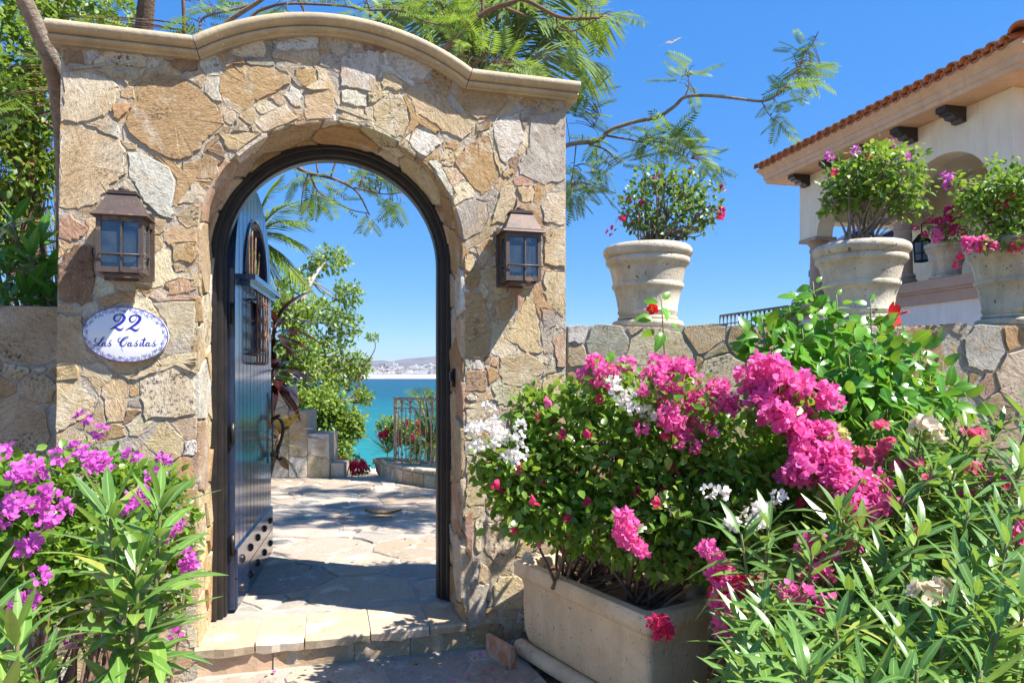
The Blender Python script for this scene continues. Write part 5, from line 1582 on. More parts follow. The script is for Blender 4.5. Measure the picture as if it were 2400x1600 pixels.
G_feath = m_leaf('feathery_leaf', (.06, .14, .015), (.15, .25, .03), .38, .45, c3=(.28, .36, .05))
G_palm = m_leaf('palm_leaflet', (.11, .19, .08), (.22, .32, .14), .30, .42, c3=(.32, .40, .18))
G_fan = m_leaf('fan_palm_leaflet', (.10, .20, .03), (.24, .34, .05), .35, .42, c3=(.36, .42, .08))
G_tree = m_leaf('tree_leaf', (.09, .17, .03), (.21, .32, .05), .38, .40, c3=(.36, .42, .09))
G_shr = m_leaf('yellow_green_leaf', (.10, .19, .02), (.22, .32, .04), .35, .45, c3=(.32, .36, .06))
G_ti = m_leaf('dark_red_leaf', (.035, .008, .010), (.06, .016, .014), .12, .22, 'object', (.10, .025, .025), (.4, .10, .05))
G_brom = m_leaf('bronze_rosette_leaf', (.07, .085, .02), (.10, .04, .015), .25, .25, 'object', None, (.5, .4, .08))
T_small = diamond_tpl(.30, .25, .18)
T_oval = leaf_tpl(3, .30, .85, .22, .15)
T_lance = leaf_tpl(5, .108, .85, .14, .20)
T_lance2 = leaf_tpl(5, .112, .9, .12, .40)
T_lance3 = leaf_tpl(4, .102, .85, .18, .04)
T_heart = leaf_tpl(6, .31, .66, .16, .24, .016, .5)
T_paddle = leaf_tpl(5, .15, 1.25, .15, .30)
def tmesh(tpls, mat, nm): return [mkmesh(nm, t[0], t[1], mat, True, t[2]) for t in tpls]

# ------------------------------------------------------------------ oleanders: whorled lance leaves on upright canes
ME_ole = tmesh([T_lance, T_lance2, T_lance3], G_ole_o, 'leaf')
ME_ole2 = tmesh([leaf_tpl(6, .074, .85, .14, .30, .004, 0, .14), leaf_tpl(6, .080, .9, .12, .55, -.004, 0, -.12), leaf_tpl(6, .068, .85, .18, .12, .003), leaf_tpl(6, .082, .8, .10, .80, .005, 0, .10), leaf_tpl(6, .062, .9, .25, .42, -.003, 0, -.20), leaf_tpl(6, .078, .8, .05, -.10, .004, 0, .08), leaf_tpl(6, .070, .85, .4, 1.0, .006, 0, -.08)], G_ole_o, 'leaf')
def cane(tip, base, nleaf, L=.145, spread=.95, sp=.030, wh=3, top_up=.55):
    """curved cane and the leaves along its upper part"""
    tip, base = np.asarray(tip, float), np.asarray(base, float)
    mid = base * .45 + tip * .55; mid[:2] = base[:2] * .62 + tip[:2] * .38
    path_ = smooth_path([base, mid, tip], 10)
    seg = np.concatenate([[0], np.cumsum(np.linalg.norm(np.diff(path_, axis=0), axis=1))])
    pos, dr, up, sc = [], [], [], []; ph = rng.uniform(0, 6.28)
    for i in range(nleaf // wh):
        s_ = seg[-1] - (.004 + sp * i * (1 + .03 * i))
        if s_ < .06: break
        p_ = np.array([np.interp(s_, seg, path_[:, k]) for k in range(3)])
        ax = nrm(np.array([np.interp(min(s_ + .03, seg[-1]), seg, path_[:, k]) for k in range(3)]) - np.array([np.interp(s_ - .03, seg, path_[:, k]) for k in range(3)]))
        a = nrm(np.cross(ax, [.3, 1, .2])); b = np.cross(ax, a)
        lift = top_up + 1.5 * math.exp(-i * .38) - .045 * i
        for k in range(wh):
            an = ph + i * 1.05 + 2 * pi * k / wh + rng.normal(0, .18)
            o = math.cos(an) * a + math.sin(an) * b
            d = nrm(o * spread + ax * (lift + rng.normal(0, .12)) + [0, 0, -.02 * i])
            pos.append(p_ + o * .006); dr.append(d); up.append(nrm(ax + rng.normal(0, .12, 3) - d * (ax @ d)))
            sc.append(L * rng.uniform(.82, 1.15) * min(1, .70 + .10 * i))
    return path_, pos, dr, up, sc
def oleander(label, tips, base_fn, nleaf=54, L=.145, limit=300, group='oleanders in the flower beds', sp=.030, dup=0, meshes=None, spread=.95, top_up=.55):
    b0 = np.mean([base_fn(P(*t[:3])) for t in tips], axis=0)
    t_ = thing('oleander_shrub', label, 'shrub', b0, group)
    A = [[], [], [], []]
    tips = list(tips) + [(t[0] + rng.normal(0, 45), t[1] + abs(rng.normal(25, 45)), t[2] + rng.normal(.02, .08), 1.0) for t in tips for _ in range(dup)]
    for t in tips:
        tp_ = P(*t[:3]); bs = base_fn(tp_)
        pth, *ls = cane(tp_, bs, int((t[3] if len(t) > 3 else 1) * nleaf), L, spread, sp, 3, top_up)
        MB().tube(pth, np.linspace(.011, .004, len(pth)), 6).build('stem', STEM, t_, True)
        for x, y in zip(A, ls): x += y
    A = [np.array(x) for x in A]
    many('leaf', T_lance, meshes or ME_ole, A[0], A[1], A[2], A[3], G_ole, t_, limit)
    return t_
STEM = m_plain('green_cane', (.16, .20, .06), (.20, .14, .07), 20, .6, .3)
CRE = [cluster5('petal_head', 26, .062, .025, [PT['cream'], PT['orange']]), cluster5('petal_head', 13, .045, .025, [PT['cream'], PT['orange']])]
ROS = [cluster5('petal_head', 17, .055, .025, [PT['rose'], PT['rose']]), cluster5('petal_head', 9, .04, .025, [PT['rose'], PT['rose']]), cluster5('petal_head', 3, .02, .028, [PT['rose'], PT['rose']])]
def oflow(parent, lst, meshes, nm='flower_cluster'):
    for (px, py, d, i, s_) in lst:
        e = np.array(Matrix.Rotation(rng.uniform(0, 6.3), 4, 'Z') @ Matrix.Rotation(rng.normal(.5, .25), 4, 'X')); e[:3, :3] *= s_; e[:3, 3] = P(px, py, d)
        put(nm, meshes[i], parent, e)
        p1 = P(px, py, d)
        MB().tube(smooth_path([p1 - [0, 0, .16], p1 - [.01, .0, .07], p1 - [0, 0, .005]], 3), .004, 5).build('flower_stalk', STEM, parent, True)

# the big cane oleander standing in the left bed, close to us
oleander('tall green oleander with long pale-ribbed leaves before the left pillar', [(258, 1190, 1.72, 1.15), (322, 1318, 1.66, 1.6), (377, 1165, 1.75, 1.15), (300, 1440, 1.7, 1.0)],
         lambda p: np.array([P(303, 1600, 1.70)[0] + (p[0] - P(303, 0, 1.7)[0]) * .25, 1.72 + (p[1] - 1.7) * .4, -.03]), 60, .168, sp=.030)
oleander('small oleander with dusty leaves at the near end of the left bed', [(40, 1470, 1.45, 1), (-35, 1380, 1.5, 1), (100, 1590, 1.5, .9), (10, 1600, 1.4, 1)],
         lambda p: np.array([p[0] * .9 - .1, p[1], -.03]), 40, .15, sp=.034)
# right-hand bed
def rb(dx=.12, dy=.18): return lambda p: np.array([p[0] * .80 + dx + rng.normal(0, .06), p[1] * .95 + dy, -.03])
oleander('oleander shrub spilling over the end of the planter trough', [(1800, 1230, 2.3), (1965, 1195, 2.35), (1850, 1400, 2.05), (1905, 1300, 2.2), (1790, 1430, 2.0), (1860, 1490, 1.9, .9)], rb(.22, .2), 60, .172, dup=1, meshes=ME_ole2, spread=1.15, top_up=.30)
oleander('low oleander shrub with many dense leaves along the front of the right bed', [(1740, 1560, 1.75), (1830, 1510, 1.75), (1960, 1470, 1.8), (2100, 1490, 1.75), (2220, 1460, 1.75), (2340, 1480, 1.7), (2050, 1380, 1.95), (1900, 1560, 1.6), (2150, 1570, 1.6), (2400, 1400, 1.8), (2300, 1570, 1.6), (1800, 1600, 1.65), (2030, 1590, 1.6)], rb(.15, .15), 60, .165, dup=1, meshes=ME_ole2, spread=1.15, top_up=.30)
ol3 = oleander('oleander shrub carrying cream flower heads in the right bed', [(2160, 1240, 2.15), (2190, 1100, 2.5), (2080, 1290, 2.2), (2250, 1310, 2.05), (2160, 1400, 2.0, .8), (2020, 1240, 2.3), (2120, 1160, 2.45), (2270, 1200, 2.3), (2360, 1270, 2.0), (2160, 1000, 2.75, .8), (2290, 1390, 1.9)], rb(.15, .25), 63, .172, dup=1, meshes=ME_ole2, spread=1.15, top_up=.30)
oflow(ol3, [(2168, 1010, 2.70, 0, 1.1), (2172, 1395, 1.93, 1, .95), (2218, 1380, 1.95, 1, .8)], CRE)
ol4 = oleander('oleander shrub with rose pink flowers against the parapet wall', [(2050, 1000, 3.1), (2260, 1010, 2.9), (2340, 1000, 2.85), (2400, 1060, 2.6), (2330, 1120, 2.5), (2240, 1090, 2.75), (2400, 1180, 2.3), (2140, 1050, 2.95), (1990, 1080, 3.0), (2080, 1120, 2.8), (2420, 970, 2.8), (2340, 1210, 2.3), (2460, 1300, 2.1)], rb(.15, .3), 60, .172, dup=1, meshes=ME_ole2, spread=1.15, top_up=.30)
oflow(ol4, [(2030, 1075, 2.85, 0, 1.0), (2080, 1050, 2.85, 0, .9), (2110, 1095, 2.75, 1, .9), (2065, 1120, 2.75, 1, .9), (2150, 1090, 2.7, 1, .8), (2280, 1105, 2.6, 1, .9), (2345, 1135, 2.5, 0, .85), (2270, 1165, 2.55, 2, 1), (2290, 1020, 2.75, 2, 1.0), (2395, 1240, 2.2, 2, 1.1), (2065, 1000, 2.95, 2, 1), (2180, 1130, 2.6, 2, 1), (2385, 1260, 2.2, 2, 1), (2150, 1250, 2.4, 2, 1.0), (2265, 1015, 2.8, 2, .9)], ROS)

# ------------------------------------------------------------------ bougainvillea in the trough
bg = thing('bougainvillea', 'sprawling bougainvillea in the trough with hot pink, white and red bracts', 'shrub', T3(tl * .45, TWD * .5, .475), 'bougainvilleas')
BB = [(1240, 1120, 3.15, 110, 130, .16), (1180, 1090, 3.15, 80, 70, .12), (1330, 1010, 3.2, 120, 110, .18), (1290, 1190, 3.10, 110, 85, .16), (1430, 1080, 3.15, 150, 140), (1430, 1225, 3.10, 140, 80, .24), (1560, 1040, 3.15, 140, 110), (1580, 1190, 3.05, 150, 120, .26),
      (1570, 1290, 3.02, 110, 62, .2), (1720, 1050, 3.1, 150, 110), (1740, 1190, 2.95, 140, 130), (1850, 1110, 3.0, 120, 100), (1690, 1300, 2.9, 80, 70, .16), (1480, 950, 3.3, 110, 60), (1930, 1180, 2.9, 90, 70), (1380, 930, 3.4, 70, 50), (1250, 960, 3.25, 60, 50, .1)]
twigs(T3(tl * .3, TWD * .5, .47).reshape(3), BB, bg, M['twig'], 34, .011, .003, spread=.10)
twigs(T3(tl * .75, TWD * .5, .47).reshape(3), BB[6:], bg, M['twig'], 22, .012, .003, spread=.06)
leafy(BB, 11500, .052, T_oval, G_boug, bg, shell=.35, droop=.15)
spray(bg, [(1385, 885, 3.15), (1420, 870, 3.12), (1455, 905, 3.08)], 18, 'pink', 24, (.35, .85))
spray(bg, [(1530, 905, 3.05), (1570, 890, 3.02), (1640, 930, 2.95)], 30, 'pink', 34, (.35, .95))
spray(bg, [(1580, 960, 2.95), (1600, 1000, 2.92), (1660, 950, 2.95)], 18, 'pink', 36, (.35, .85))
spray(bg, [(1700, 905, 3.0), (1715, 960, 2.95)], 5, 'pink', 15, (.5, .9))
spray(bg, [(1770, 930, 2.9), (1830, 915, 2.88), (1860, 950, 2.86), (1800, 980, 2.84)], 40, 'pink', 36, (.45, 1.1))
spray(bg, [(1850, 1000, 2.82), (1895, 1030, 2.78), (1900, 1075, 2.76)], 34, 'pink', 34, (.4, 1.1))
spray(bg, [(1840, 1105, 2.72), (1930, 1090, 2.7), (1970, 1120, 2.68), (2010, 1170, 2.62), (2050, 1215, 2.56)], 56, 'pink', 30, (.35, .95))
spray(bg, [(1960, 1130, 2.66), (2010, 1180, 2.6), (2060, 1190, 2.56)], 14, 'pink', 22, (.4, .8))
spray(bg, [(1440, 1195, 2.80), (1465, 1230, 2.78), (1480, 1275, 2.76), (1490, 1295, 2.76)], 9, 'pink', 13, (.5, .9))
spray(bg, [(1670, 1290, 2.55), (1690, 1340, 2.5), (1720, 1400, 2.45), (1700, 1450, 2.42), (1740, 1470, 2.42)], 26, 'pink', 20, (.45, .95))
spray(bg, [(1680, 1370, 2.5), (1730, 1390, 2.46), (1760, 1340, 2.5)], 8, 'red', 22, (.3, .6))
spray(bg, [(1900, 1290, 2.45), (1950, 1300, 2.42), (1880, 1400, 2.2), (1930, 1420, 2.2)], 16, 'pink', 32, (.35, .8))
spray(bg, [(1520, 1445, 2.62), (1560, 1480, 2.60), (1540, 1490, 2.6)], 6, 'red', 9, (.3, .6))
spray(bg, [(1100, 1000, 3.05), (1150, 1010, 3.03), (1210, 990, 3.05)], 11, 'white', 26, (.3, .65))
spray(bg, [(1130, 1035, 3.03), (1180, 1050, 3.0), (1210, 1075, 3.0)], 7, 'white', 22, (.3, .6))
spray(bg, [(1455, 905, 3.0), (1480, 940, 2.98), (1535, 975, 2.95)], 8, 'white', 20, (.3, .6))
spray(bg, [(1735, 1210, 2.62), (1770, 1215, 2.6), (1755, 1175, 2.62), (1690, 1165, 2.68)], 9, 'white', 20, (.3, .6))
spray(bg, [(1960, 1025, 2.8), (1980, 1045, 2.8), (1990, 1010, 2.85)], 7, 'lime', 14, (.4, .9))
leafy([(1420, 880, 3.05, 60, 30), (1590, 930, 2.95, 90, 60), (1820, 950, 2.85, 80, 60), (1890, 1050, 2.76, 60, 70), (1980, 1150, 2.64, 80, 60)], 900, .046, T_oval, G_boug_l, bg, shell=.5)
p_, d_ = blob_pts(BB, 90, .95)
for q_ in p_[p_[:, 1] < 3.2]:
    px_, py_ = CX + F * q_[0] / q_[1], HY - F * (q_[2] - EYE) / q_[1]
    heads(bg, [(px_, py_, q_[1] - .04, .3)], 'red' if rng.random() < .8 else 'pink', name='flower_sprig')

# ------------------------------------------------------------------ hibiscus by the parapet
hb = thing('hibiscus', 'leafy hibiscus bush with one open red flower in front of the parapet', 'shrub', (1.95, 3.55, -.03))
ME_h = tmesh([T_heart, leaf_tpl(6, .28, .72, .26, .12, .018, .4), leaf_tpl(6, .33, .62, .10, .36, -.014, .5), leaf_tpl(6, .26, .7, .35, .5, .01, .4, .1)], G_hib, 'leaf')
pos, dr, up, sc = [], [], [], []
htips = [(1905, 660, 3.55), (1960, 690, 3.55), (1850, 720, 3.5), (1785, 745, 3.5), (2040, 700, 3.55), (2000, 760, 3.45), (2080, 780, 3.5), (2160, 800, 3.55), (2210, 850, 3.55), (1770, 830, 3.5), (1880, 770, 3.4), (1930, 830, 3.35), (2050, 850, 3.35),
         (1830, 860, 3.4), (2130, 890, 3.4), (1990, 900, 3.3), (1890, 930, 3.3), (2200, 950, 3.45), (2080, 950, 3.25), (1780, 960, 3.4), (1960, 980, 3.2), (2150, 1000, 3.2), (1550, 700, 3.55), (1520, 870, 3.45), (1560, 860, 3.5), (1420, 845, 3.5), (2250, 900, 3.5), (1930, 740, 3.5), (1990, 830, 3.4), (2100, 860, 3.4), (1860, 830, 3.45), (2030, 930, 3.3), (1840, 950, 3.35), (2180, 880, 3.5), (2120, 960, 3.3), (2230, 990, 3.4), (1900, 860, 3.4), (2060, 800, 3.5), (1950, 900, 3.35)]
for t in htips:
    tp_ = P(*t); bs = np.array([2.0 + (tp_[0] - 2.0) * .55, 3.58, -.03])
    if t[0] < 1600: bs = np.array([tp_[0] + .12, 3.62, -.03])
    pth = smooth_path([bs, bs * .5 + tp_ * .5 + [0, 0, .06], tp_], 8)
    MB().tube(pth, np.linspace(.010, .003, len(pth)), 6).build('stem', STEM, hb, True)
    seg = np.concatenate([[0], np.cumsum(np.linalg.norm(np.diff(pth, axis=0), axis=1))])
    nl = 9 if t[0] < 1600 else 34
    for i in range(nl):
        s_ = seg[-1] - .026 * i
        p_ = np.array([np.interp(s_, seg, pth[:, k]) for k in range(3)]); an = 2.4 * i + rng.uniform(0, .8)
        o = np.array([math.cos(an), math.sin(an), 0]); q_ = p_ + o * rng.uniform(.02, .10) * min(1, .25 + .12 * i)
        pos.append(q_); dr.append(nrm(o * [1, .5, 1] + [0, 0, rng.normal(-.3, .4) + 1.3 * math.exp(-i * .5)])); up.append(nrm([.35, -.75, .55] + rng.normal(0, .32, 3)))
        sc.append(rng.uniform(.07, .12) * min(1, .55 + .12 * i))
HBB = [(1905, 745, 3.55, 60, 60), (2000, 840, 3.45, 150, 90), (2110, 900, 3.42, 110, 90), (1850, 880, 3.45, 100, 100), (1960, 930, 3.35, 160, 80), (2180, 930, 3.45, 70, 60), (1790, 800, 3.52, 45, 60)]
hp_, hd_ = blob_pts(HBB, 760, .3)
scatter('foliage', T_heart, hp_, nrm(hd_ * .7 + rng.normal(0, .5, hd_.shape) + [0, 0, -.25]), nrm(np.array([.35, -.75, .6]) + rng.normal(0, .35, hd_.shape)), rng.uniform(.06, .105, len(hp_)), m_leaf('hibiscus_leaf_mass', (.05, .19, .012), (.11, .32, .018), .34, .30, 'island', (.20, .42, .06), c3=(.17, .40, .03)), hb, 'stuff')
many('leaf', T_heart, ME_h, pos, np.array(dr), np.array(up), np.array(sc), G_hib, hb, 300)
def hibiscus_flower(c, face, s_):
    V5, F5, mi = five_petal(.40, .46)
    ax = nrm(face); a = nrm(np.cross(ax, [0, 0, 1.0])); b = np.cross(ax, a)
    V = (V5 * [1, 1, 1]) @ np.stack([a, b, ax]) * s_ + c
    fo = mk('flower', V, [tuple(sorted(set(int(q) for q in f), key=[int(q) for q in f].index)) for f in F5], PT['hib'], hb, True)
    p2 = smooth_path([c, c + ax * s_ * .7, c + ax * s_ * 1.25 + [0, 0, .006]], 4)
    MB().tube(p2, np.linspace(.006, .004, len(p2)), 6).build('stamen_column', PT['hib'], fo, True)
    an_ = MB()
    for k in range(16):
        q_ = p2[-1] - ax * .012 * (k % 4) + rdir(1)[0] * .010; an_.lathe([(0, -.003), (.003, 0), (0, .003)], q_, 5)
    an_.build('anthers', PT['orange'], fo, True)
hibiscus_flower(P(2086, 738, 3.30), np.array([.55, -.82, .05]), .066)
hibiscus_flower(P(1530, 722, 3.5), np.array([-.3, -.8, -.5]), .034)

# ------------------------------------------------------------------ magenta bougainvillea in the left bed
bl = thing('bougainvillea', 'magenta bougainvillea sprawling over the left bed at the pillar foot', 'shrub', (-1.75, 2.6, -.03), 'bougainvilleas')
BL = [(50, 1160, 2.5, 110, 95), (190, 1130, 2.7, 100, 70), (320, 1150, 2.85, 80, 70), (100, 1290, 2.5, 130, 110), (250, 1290, 2.6, 120, 100), (400, 1230, 2.9, 60, 120), (30, 1400, 2.4, 100, 70), (180, 1400, 2.6, 110, 60), (390, 1380, 2.9, 50, 80)]
twigs((-1.75, 2.62, -.03), BL, bl, M['twig'], 46, .010, .003, spread=.14)
leafy(BL, 3900, .050, T_oval, G_boug_l, bl, shell=.5)
spray(bl, [(20, 1090, 2.35), (70, 1080, 2.35), (130, 1100, 2.4)], 9, 'magenta', 36, (.3, .62))
spray(bl, [(10, 1180, 2.3), (60, 1150, 2.3), (30, 1240, 2.3)], 10, 'magenta', 40, (.3, .66))
spray(bl, [(130, 1200, 2.3), (100, 1230, 2.3)], 4, 'magenta', 24, (.3, .62))
spray(bl, [(170, 1070, 2.55), (210, 1080, 2.55), (270, 1065, 2.65)], 7, 'magenta', 30, (.3, .6))
spray(bl, [(280, 1150, 2.6), (300, 1180, 2.6), (390, 1100, 2.8), (430, 1200, 2.85)], 9, 'magenta', 28, (.3, .62))
spray(bl, [(80, 1280, 2.3), (95, 1300, 2.3), (55, 1420, 2.25)], 5, 'magenta', 18, (.3, .62))
spray(bl, [(400, 1300, 2.85), (430, 1310, 2.85), (430, 1340, 2.85), (400, 1210, 2.8)], 7, 'magenta', 16, (.3, .62))
heads(bl, [(195, 980, 2.7, .6), (235, 1012, 2.7, .4), (40, 1410, 2.2, .7), (410, 1490, 2.8, .5), (280, 1530, 2.6, .5), (170, 1500, 2.6, .4), (285, 1570, 2.6, .5)], 'magenta')
for (a, b) in (((195, 985, 2.7), (210, 1120, 2.68)), ((235, 1015, 2.7), (230, 1100, 2.7))):
    MB().tube([P(*a), (P(*a) + P(*b)) / 2 + [.01, 0, 0], P(*b)], .003, 5).build('stem', STEM, bl)
# leaf litter under the left bed
lit_n = 900
lp_ = np.stack([rng.uniform(-2.6, -1.45, lit_n), rng.uniform(1.6, 3.2, lit_n), np.full(lit_n, -.025)], 1)
lp_ = np.vstack([lp_, np.stack([rng.uniform(.05, 1.9, 700), rng.uniform(2.2, 3.9, 700), np.full(700, -.025)], 1)])
scatter('leaf_litter', T_oval, lp_ + rng.uniform(0, .012, lp_.shape), rdir(len(lp_)) * [1, 1, .25], rdir(len(lp_)) * .4 + [0, 0, 1], rng.uniform(.02, .05, len(lp_)), m_leaf('litter', (.16, .09, .05), (.42, .30, .18), .1, .7), None, 'stuff')

fp_n = 110
fpos = np.vstack([np.stack([rng.uniform(-1.3, .1, fp_n), rng.uniform(3.1, 3.75, fp_n), np.full(fp_n, .006)], 1), np.stack([rng.uniform(-2.2, -.6, 60), rng.uniform(4.3, 8.5, 60), np.full(60, FLZ + .004)], 1)])
gn = (fpos[:, 0] - P0[0]) * N_[0] + (fpos[:, 1] - P0[1]) * N_[1]
fpos = fpos[(gn < -.05) | (gn > .45)]
nn_ = len(fpos); mixm = rng.random(nn_) < .35
for m_k, nm_, mt_ in ((mixm, 'fallen_petals', PT['pink']), (~mixm, 'fallen_leaves', m_leaf('fallen_leaf', (.24, .13, .05), (.42, .30, .14), .1, .7))):
    k_ = int(m_k.sum()); scatter(nm_, T_oval, fpos[m_k] + [0, 0, .004], rdir(k_) * [1, 1, .15], rdir(k_) * .3 + [0, 0, 1], rng.uniform(.018, .042, k_), mt_, None, 'stuff')

# ------------------------------------------------------------------ potted bushes
def pot_bush(label, c, blobs, n, flowers, seed_stems=6, leafmat=G_boug, size=.040, cat='shrub', r0=.014):
    t_ = thing('potted_bougainvillea', label, cat, c, 'bougainvilleas in the pots')
    twigs(np.array(c) + [0, 0, .44], blobs, t_, M['bark'], seed_stems, r0, .003, spread=.05)
    mb = MB()
    for b in blobs:
        c0 = P(b[0], b[1], b[2])
        for k in range(10):
            d = rdir(1)[0]; q_ = c0 + d * np.array([b[3], b[3], b[4]]) * b[2] / F
            mb.tube(smooth_path([c0 * .8 + (np.array(c) + [0, 0, .45]) * .2, c0 * .5 + q_ * .5 + rng.normal(0, .02, 3), q_], 3), np.linspace(.006, .0018, 7), 4)
    tag(mb.build('branches', M['bark'], t_, True), kind='stuff')
    shoots = []
    for k in range(9):
        b = blobs[rng.integers(len(blobs))]; an = rng.uniform(-.2, pi + .2)
        shoots.append((b[0] + math.cos(an) * b[3] * rng.uniform(1.0, 1.3), b[1] - math.sin(an) * b[4] * rng.uniform(1.0, 1.35), b[2] + rng.normal(0, .06), b[3] * .2, b[3] * .22))
    twigs(np.array(c) + [0, 0, .44], shoots, t_, M['bark'], len(shoots), .006, .0018, 'shoots', .04)
    leafy(blobs, int(n * .72), size, T_oval, leafmat, t_, shell=.2)
    leafy(shoots, int(n * .05), size, T_oval, leafmat, t_, shell=.1, name='shoot_foliage')
    for col, lst in flowers: heads(t_, lst, col)
    return t_
pot_bush('airy dark green bush with few red bracts in the pot beside the gateway', PP[0],
         [(1570, 480, 4.25, 90, 70), (1620, 440, 4.25, 60, 50), (1540, 420, 4.3, 60, 40), (1490, 500, 4.25, 50, 50), (1650, 500, 4.2, 45, 50), (1580, 540, 4.2, 70, 25)], 1900,
         [('crimson', [(1440, 535, 4.2, .35), (1428, 545, 4.2, .35), (1475, 470, 4.2, .3), (1500, 475, 4.2, .3), (1690, 500, 4.15, .4), (1460, 510, 4.2, .3), (1696, 440, 4.2, .3), (1540, 415, 4.2, .3), (1620, 400, 4.2, .3)]), ('red', [(1690, 505, 4.12, .35), (1460, 508, 4.15, .3)])], 24, G_dark, .036)
pot_bush('light green vase-shaped bush with a few magenta bracts in the pot behind the hibiscus', PP[1],
         [(2050, 410, 4.15, 110, 60), (2110, 440, 4.15, 70, 60), (1990, 430, 4.2, 60, 60), (2060, 370, 4.2, 60, 35), (1950, 480, 4.2, 26, 26), (2130, 490, 4.1, 40, 22), (2030, 465, 4.15, 70, 26)], 2500,
         [('magenta', [(2007, 355, 4.1, .7), (1945, 368, 4.1, .4), (2090, 340, 4.1, .5), (2130, 370, 4.1, .4), (2218, 415, 4.0, .75), (2222, 435, 4.0, .6), (2120, 400, 4.05, .3)]), ('red', [(2040, 365, 4.1, .25), (1955, 400, 4.1, .25)])], 16, G_boug_l, .043)
heads_p3 = [(2285 + rng.uniform(-22, 50), 570 + rng.uniform(-18, 16), 3.88, .33) for _ in range(20)]
pot_bush('dense green bush with red and pink flowers spilling from its pot', PP[2],
         [(2330, 450, 4.05, 90, 50), (2390, 440, 4.0, 80, 60), (2320, 500, 4.05, 70, 50), (2400, 520, 4.0, 80, 50), (2370, 560, 3.95, 80, 22), (2280, 470, 4.1, 34, 34), (2300, 575, 3.92, 34, 16)], 2700,
         [('pink', heads_p3), ('red', [(2340, 470, 3.95, .35), (2365, 465, 3.95, .45), (2355, 480, 3.95, .4), (2290, 580, 3.9, .4), (2250, 600, 3.9, .3), (2380, 580, 3.9, .5), (2395, 570, 3.9, .5), (2245, 620, 3.9, .3), (2300, 565, 3.9, .4)])], 14, G_boug)
c4 = pot4
pot_bush('crimson flowering bougainvillea in the pot on the villa ledge', c4,
         [(2215, 520, 9.8, 40, 28), (2240, 545, 9.8, 35, 25), (2190, 545, 9.8, 30, 20)], 500,
         [('crimson', [(2165 + rng.uniform(0, 95), 505 + rng.uniform(-6, 48), 9.6, 1.0) for _ in range(16)]), ('crimson', [(2145, 535, 9.6, .9), (2228, 495, 9.6, 1.5), (2235, 503, 9.6, 1.4)]), ('pink', [(2200, 560, 9.55, 1.3), (2190, 548, 9.55, 1.2)])], 10, G_boug, .06, r0=.02)

# ------------------------------------------------------------------ plants behind the left wall
fr_ = thing('broadleaf_shrub', 'glossy broad-leaved shrub rising above the shaded left wall', 'shrub', P(50, 900, 4.1) * [1, 1, 0])
ME_f = tmesh([T_paddle, leaf_tpl(5, .17, 1.2, .22, .12), leaf_tpl(5, .14, 1.3, .1, .45)], G_fra, 'leaf')
pos, dr, up, sc = [], [], [], []
for (px, py, d) in [(30, 520, 4.05), (70, 600, 3.95), (110, 640, 4.0), (15, 630, 4.0), (60, 690, 3.9), (-20, 560, 4.1), (95, 560, 4.1), (120, 700, 3.95), (10, 700, 3.95)]:
    c_ = P(px, py, d)
    MB().tube(smooth_path([[c_[0] * .95, 4.25, 0], [c_[0] * .97, 4.2, c_[2] * .6], c_], 5), np.linspace(.02, .012, 11), 6).build('stem', M['bark'], fr_, True)
    for i in range(17):
        an = 2.4 * i; el_ = 1.2 - .12 * i
        o = np.array([math.cos(an) * math.cos(el_), math.sin(an) * math.cos(el_), math.sin(el_)])
        pos.append(c_ - [0, 0, .008 * i]); dr.append(nrm(o + rng.normal(0, .12, 3))); up.append(nrm([0, 0, 1] + rng.normal(0, .2, 3) - o * .3)); sc.append(rng.uniform(.14, .23))
many('leaf', T_paddle, ME_f, pos, np.array(dr), np.array(up), np.array(sc), G_fra, fr_, 300)
vt = thing('vine_covered_tree', 'tree smothered in yellow-green creeper with dry brown stems behind the left wall', 'tree', P(40, 900, 5.6) * [1, 1, 0])
VB = [(30, 130, 5.0, 90, 90), (90, 60, 5.2, 80, 60), (180, 30, 5.4, 90, 45), (270, 30, 5.6, 60, 40), (20, 260, 4.9, 80, 90), (90, 230, 5.0, 55, 90), (40, 400, 4.9, 70, 90), (100, 380, 5.0, 40, 80), (30, 520, 5.0, 80, 70), (-40, 200, 5.2, 60, 160), (60, -20, 5.2, 120, 50)]
MB().tube(smooth_path([[-4.0, 5.7, -.03], [-3.9, 5.6, 2], P(60, 250, 5.3), P(150, 0, 5.6)], 6), np.linspace(.13, .06, 19), 8).build('trunk', M['bark_dark'], vt, True)
twigs([-3.75, 5.2, 1.0], VB[4:9], vt, M['twig'], 70, .010, .002, spread=.3)
leafy(VB, 6000, .058, T_oval, G_vine, vt, shell=.4, droop=.5)
leafy(VB[4:9], 700, .05, T_small, G_vine_d, vt, shell=.3, name='dry_foliage')

# ------------------------------------------------------------------ feathery flame tree arching over the gate
def feather_tpl(n=11):
    V, Fc = [], []
    def strip(a, b, w):
        a, b = np.array(a), np.array(b); d = b - a; s_ = nrm(np.cross(d, [0, 0, 1.0])) * w; o = len(V)
        V.extend([a, a + d * .4 + s_, b, a + d * .4 - s_]); Fc.append((o, o + 1, o + 2, o + 3))
    strip((0, 0, 0), (1, 0, -.10), .012)
    for i in range(n):
        t = .16 + .82 * i / (n - 1); L_ = .34 * (math.sin(pi * (.16 + .72 * t)) ** .7)
        for sg in (-1, 1):
            b0 = np.array([t, 0, -.10 * t * t]); b1 = b0 + np.array([.13, sg * L_, -.06 - .05 * rng.random()])
            strip(b0, b1, .034)
    V = np.array(V); return V, np.array(Fc, np.int32), np.zeros(len(V))
T_fe = feather_tpl()
ft = thing('feathery_tree', 'feathery-leaved tree whose bare grey limbs arch over the gateway', 'tree', np.array([-2.75, 4.3, -.03]))
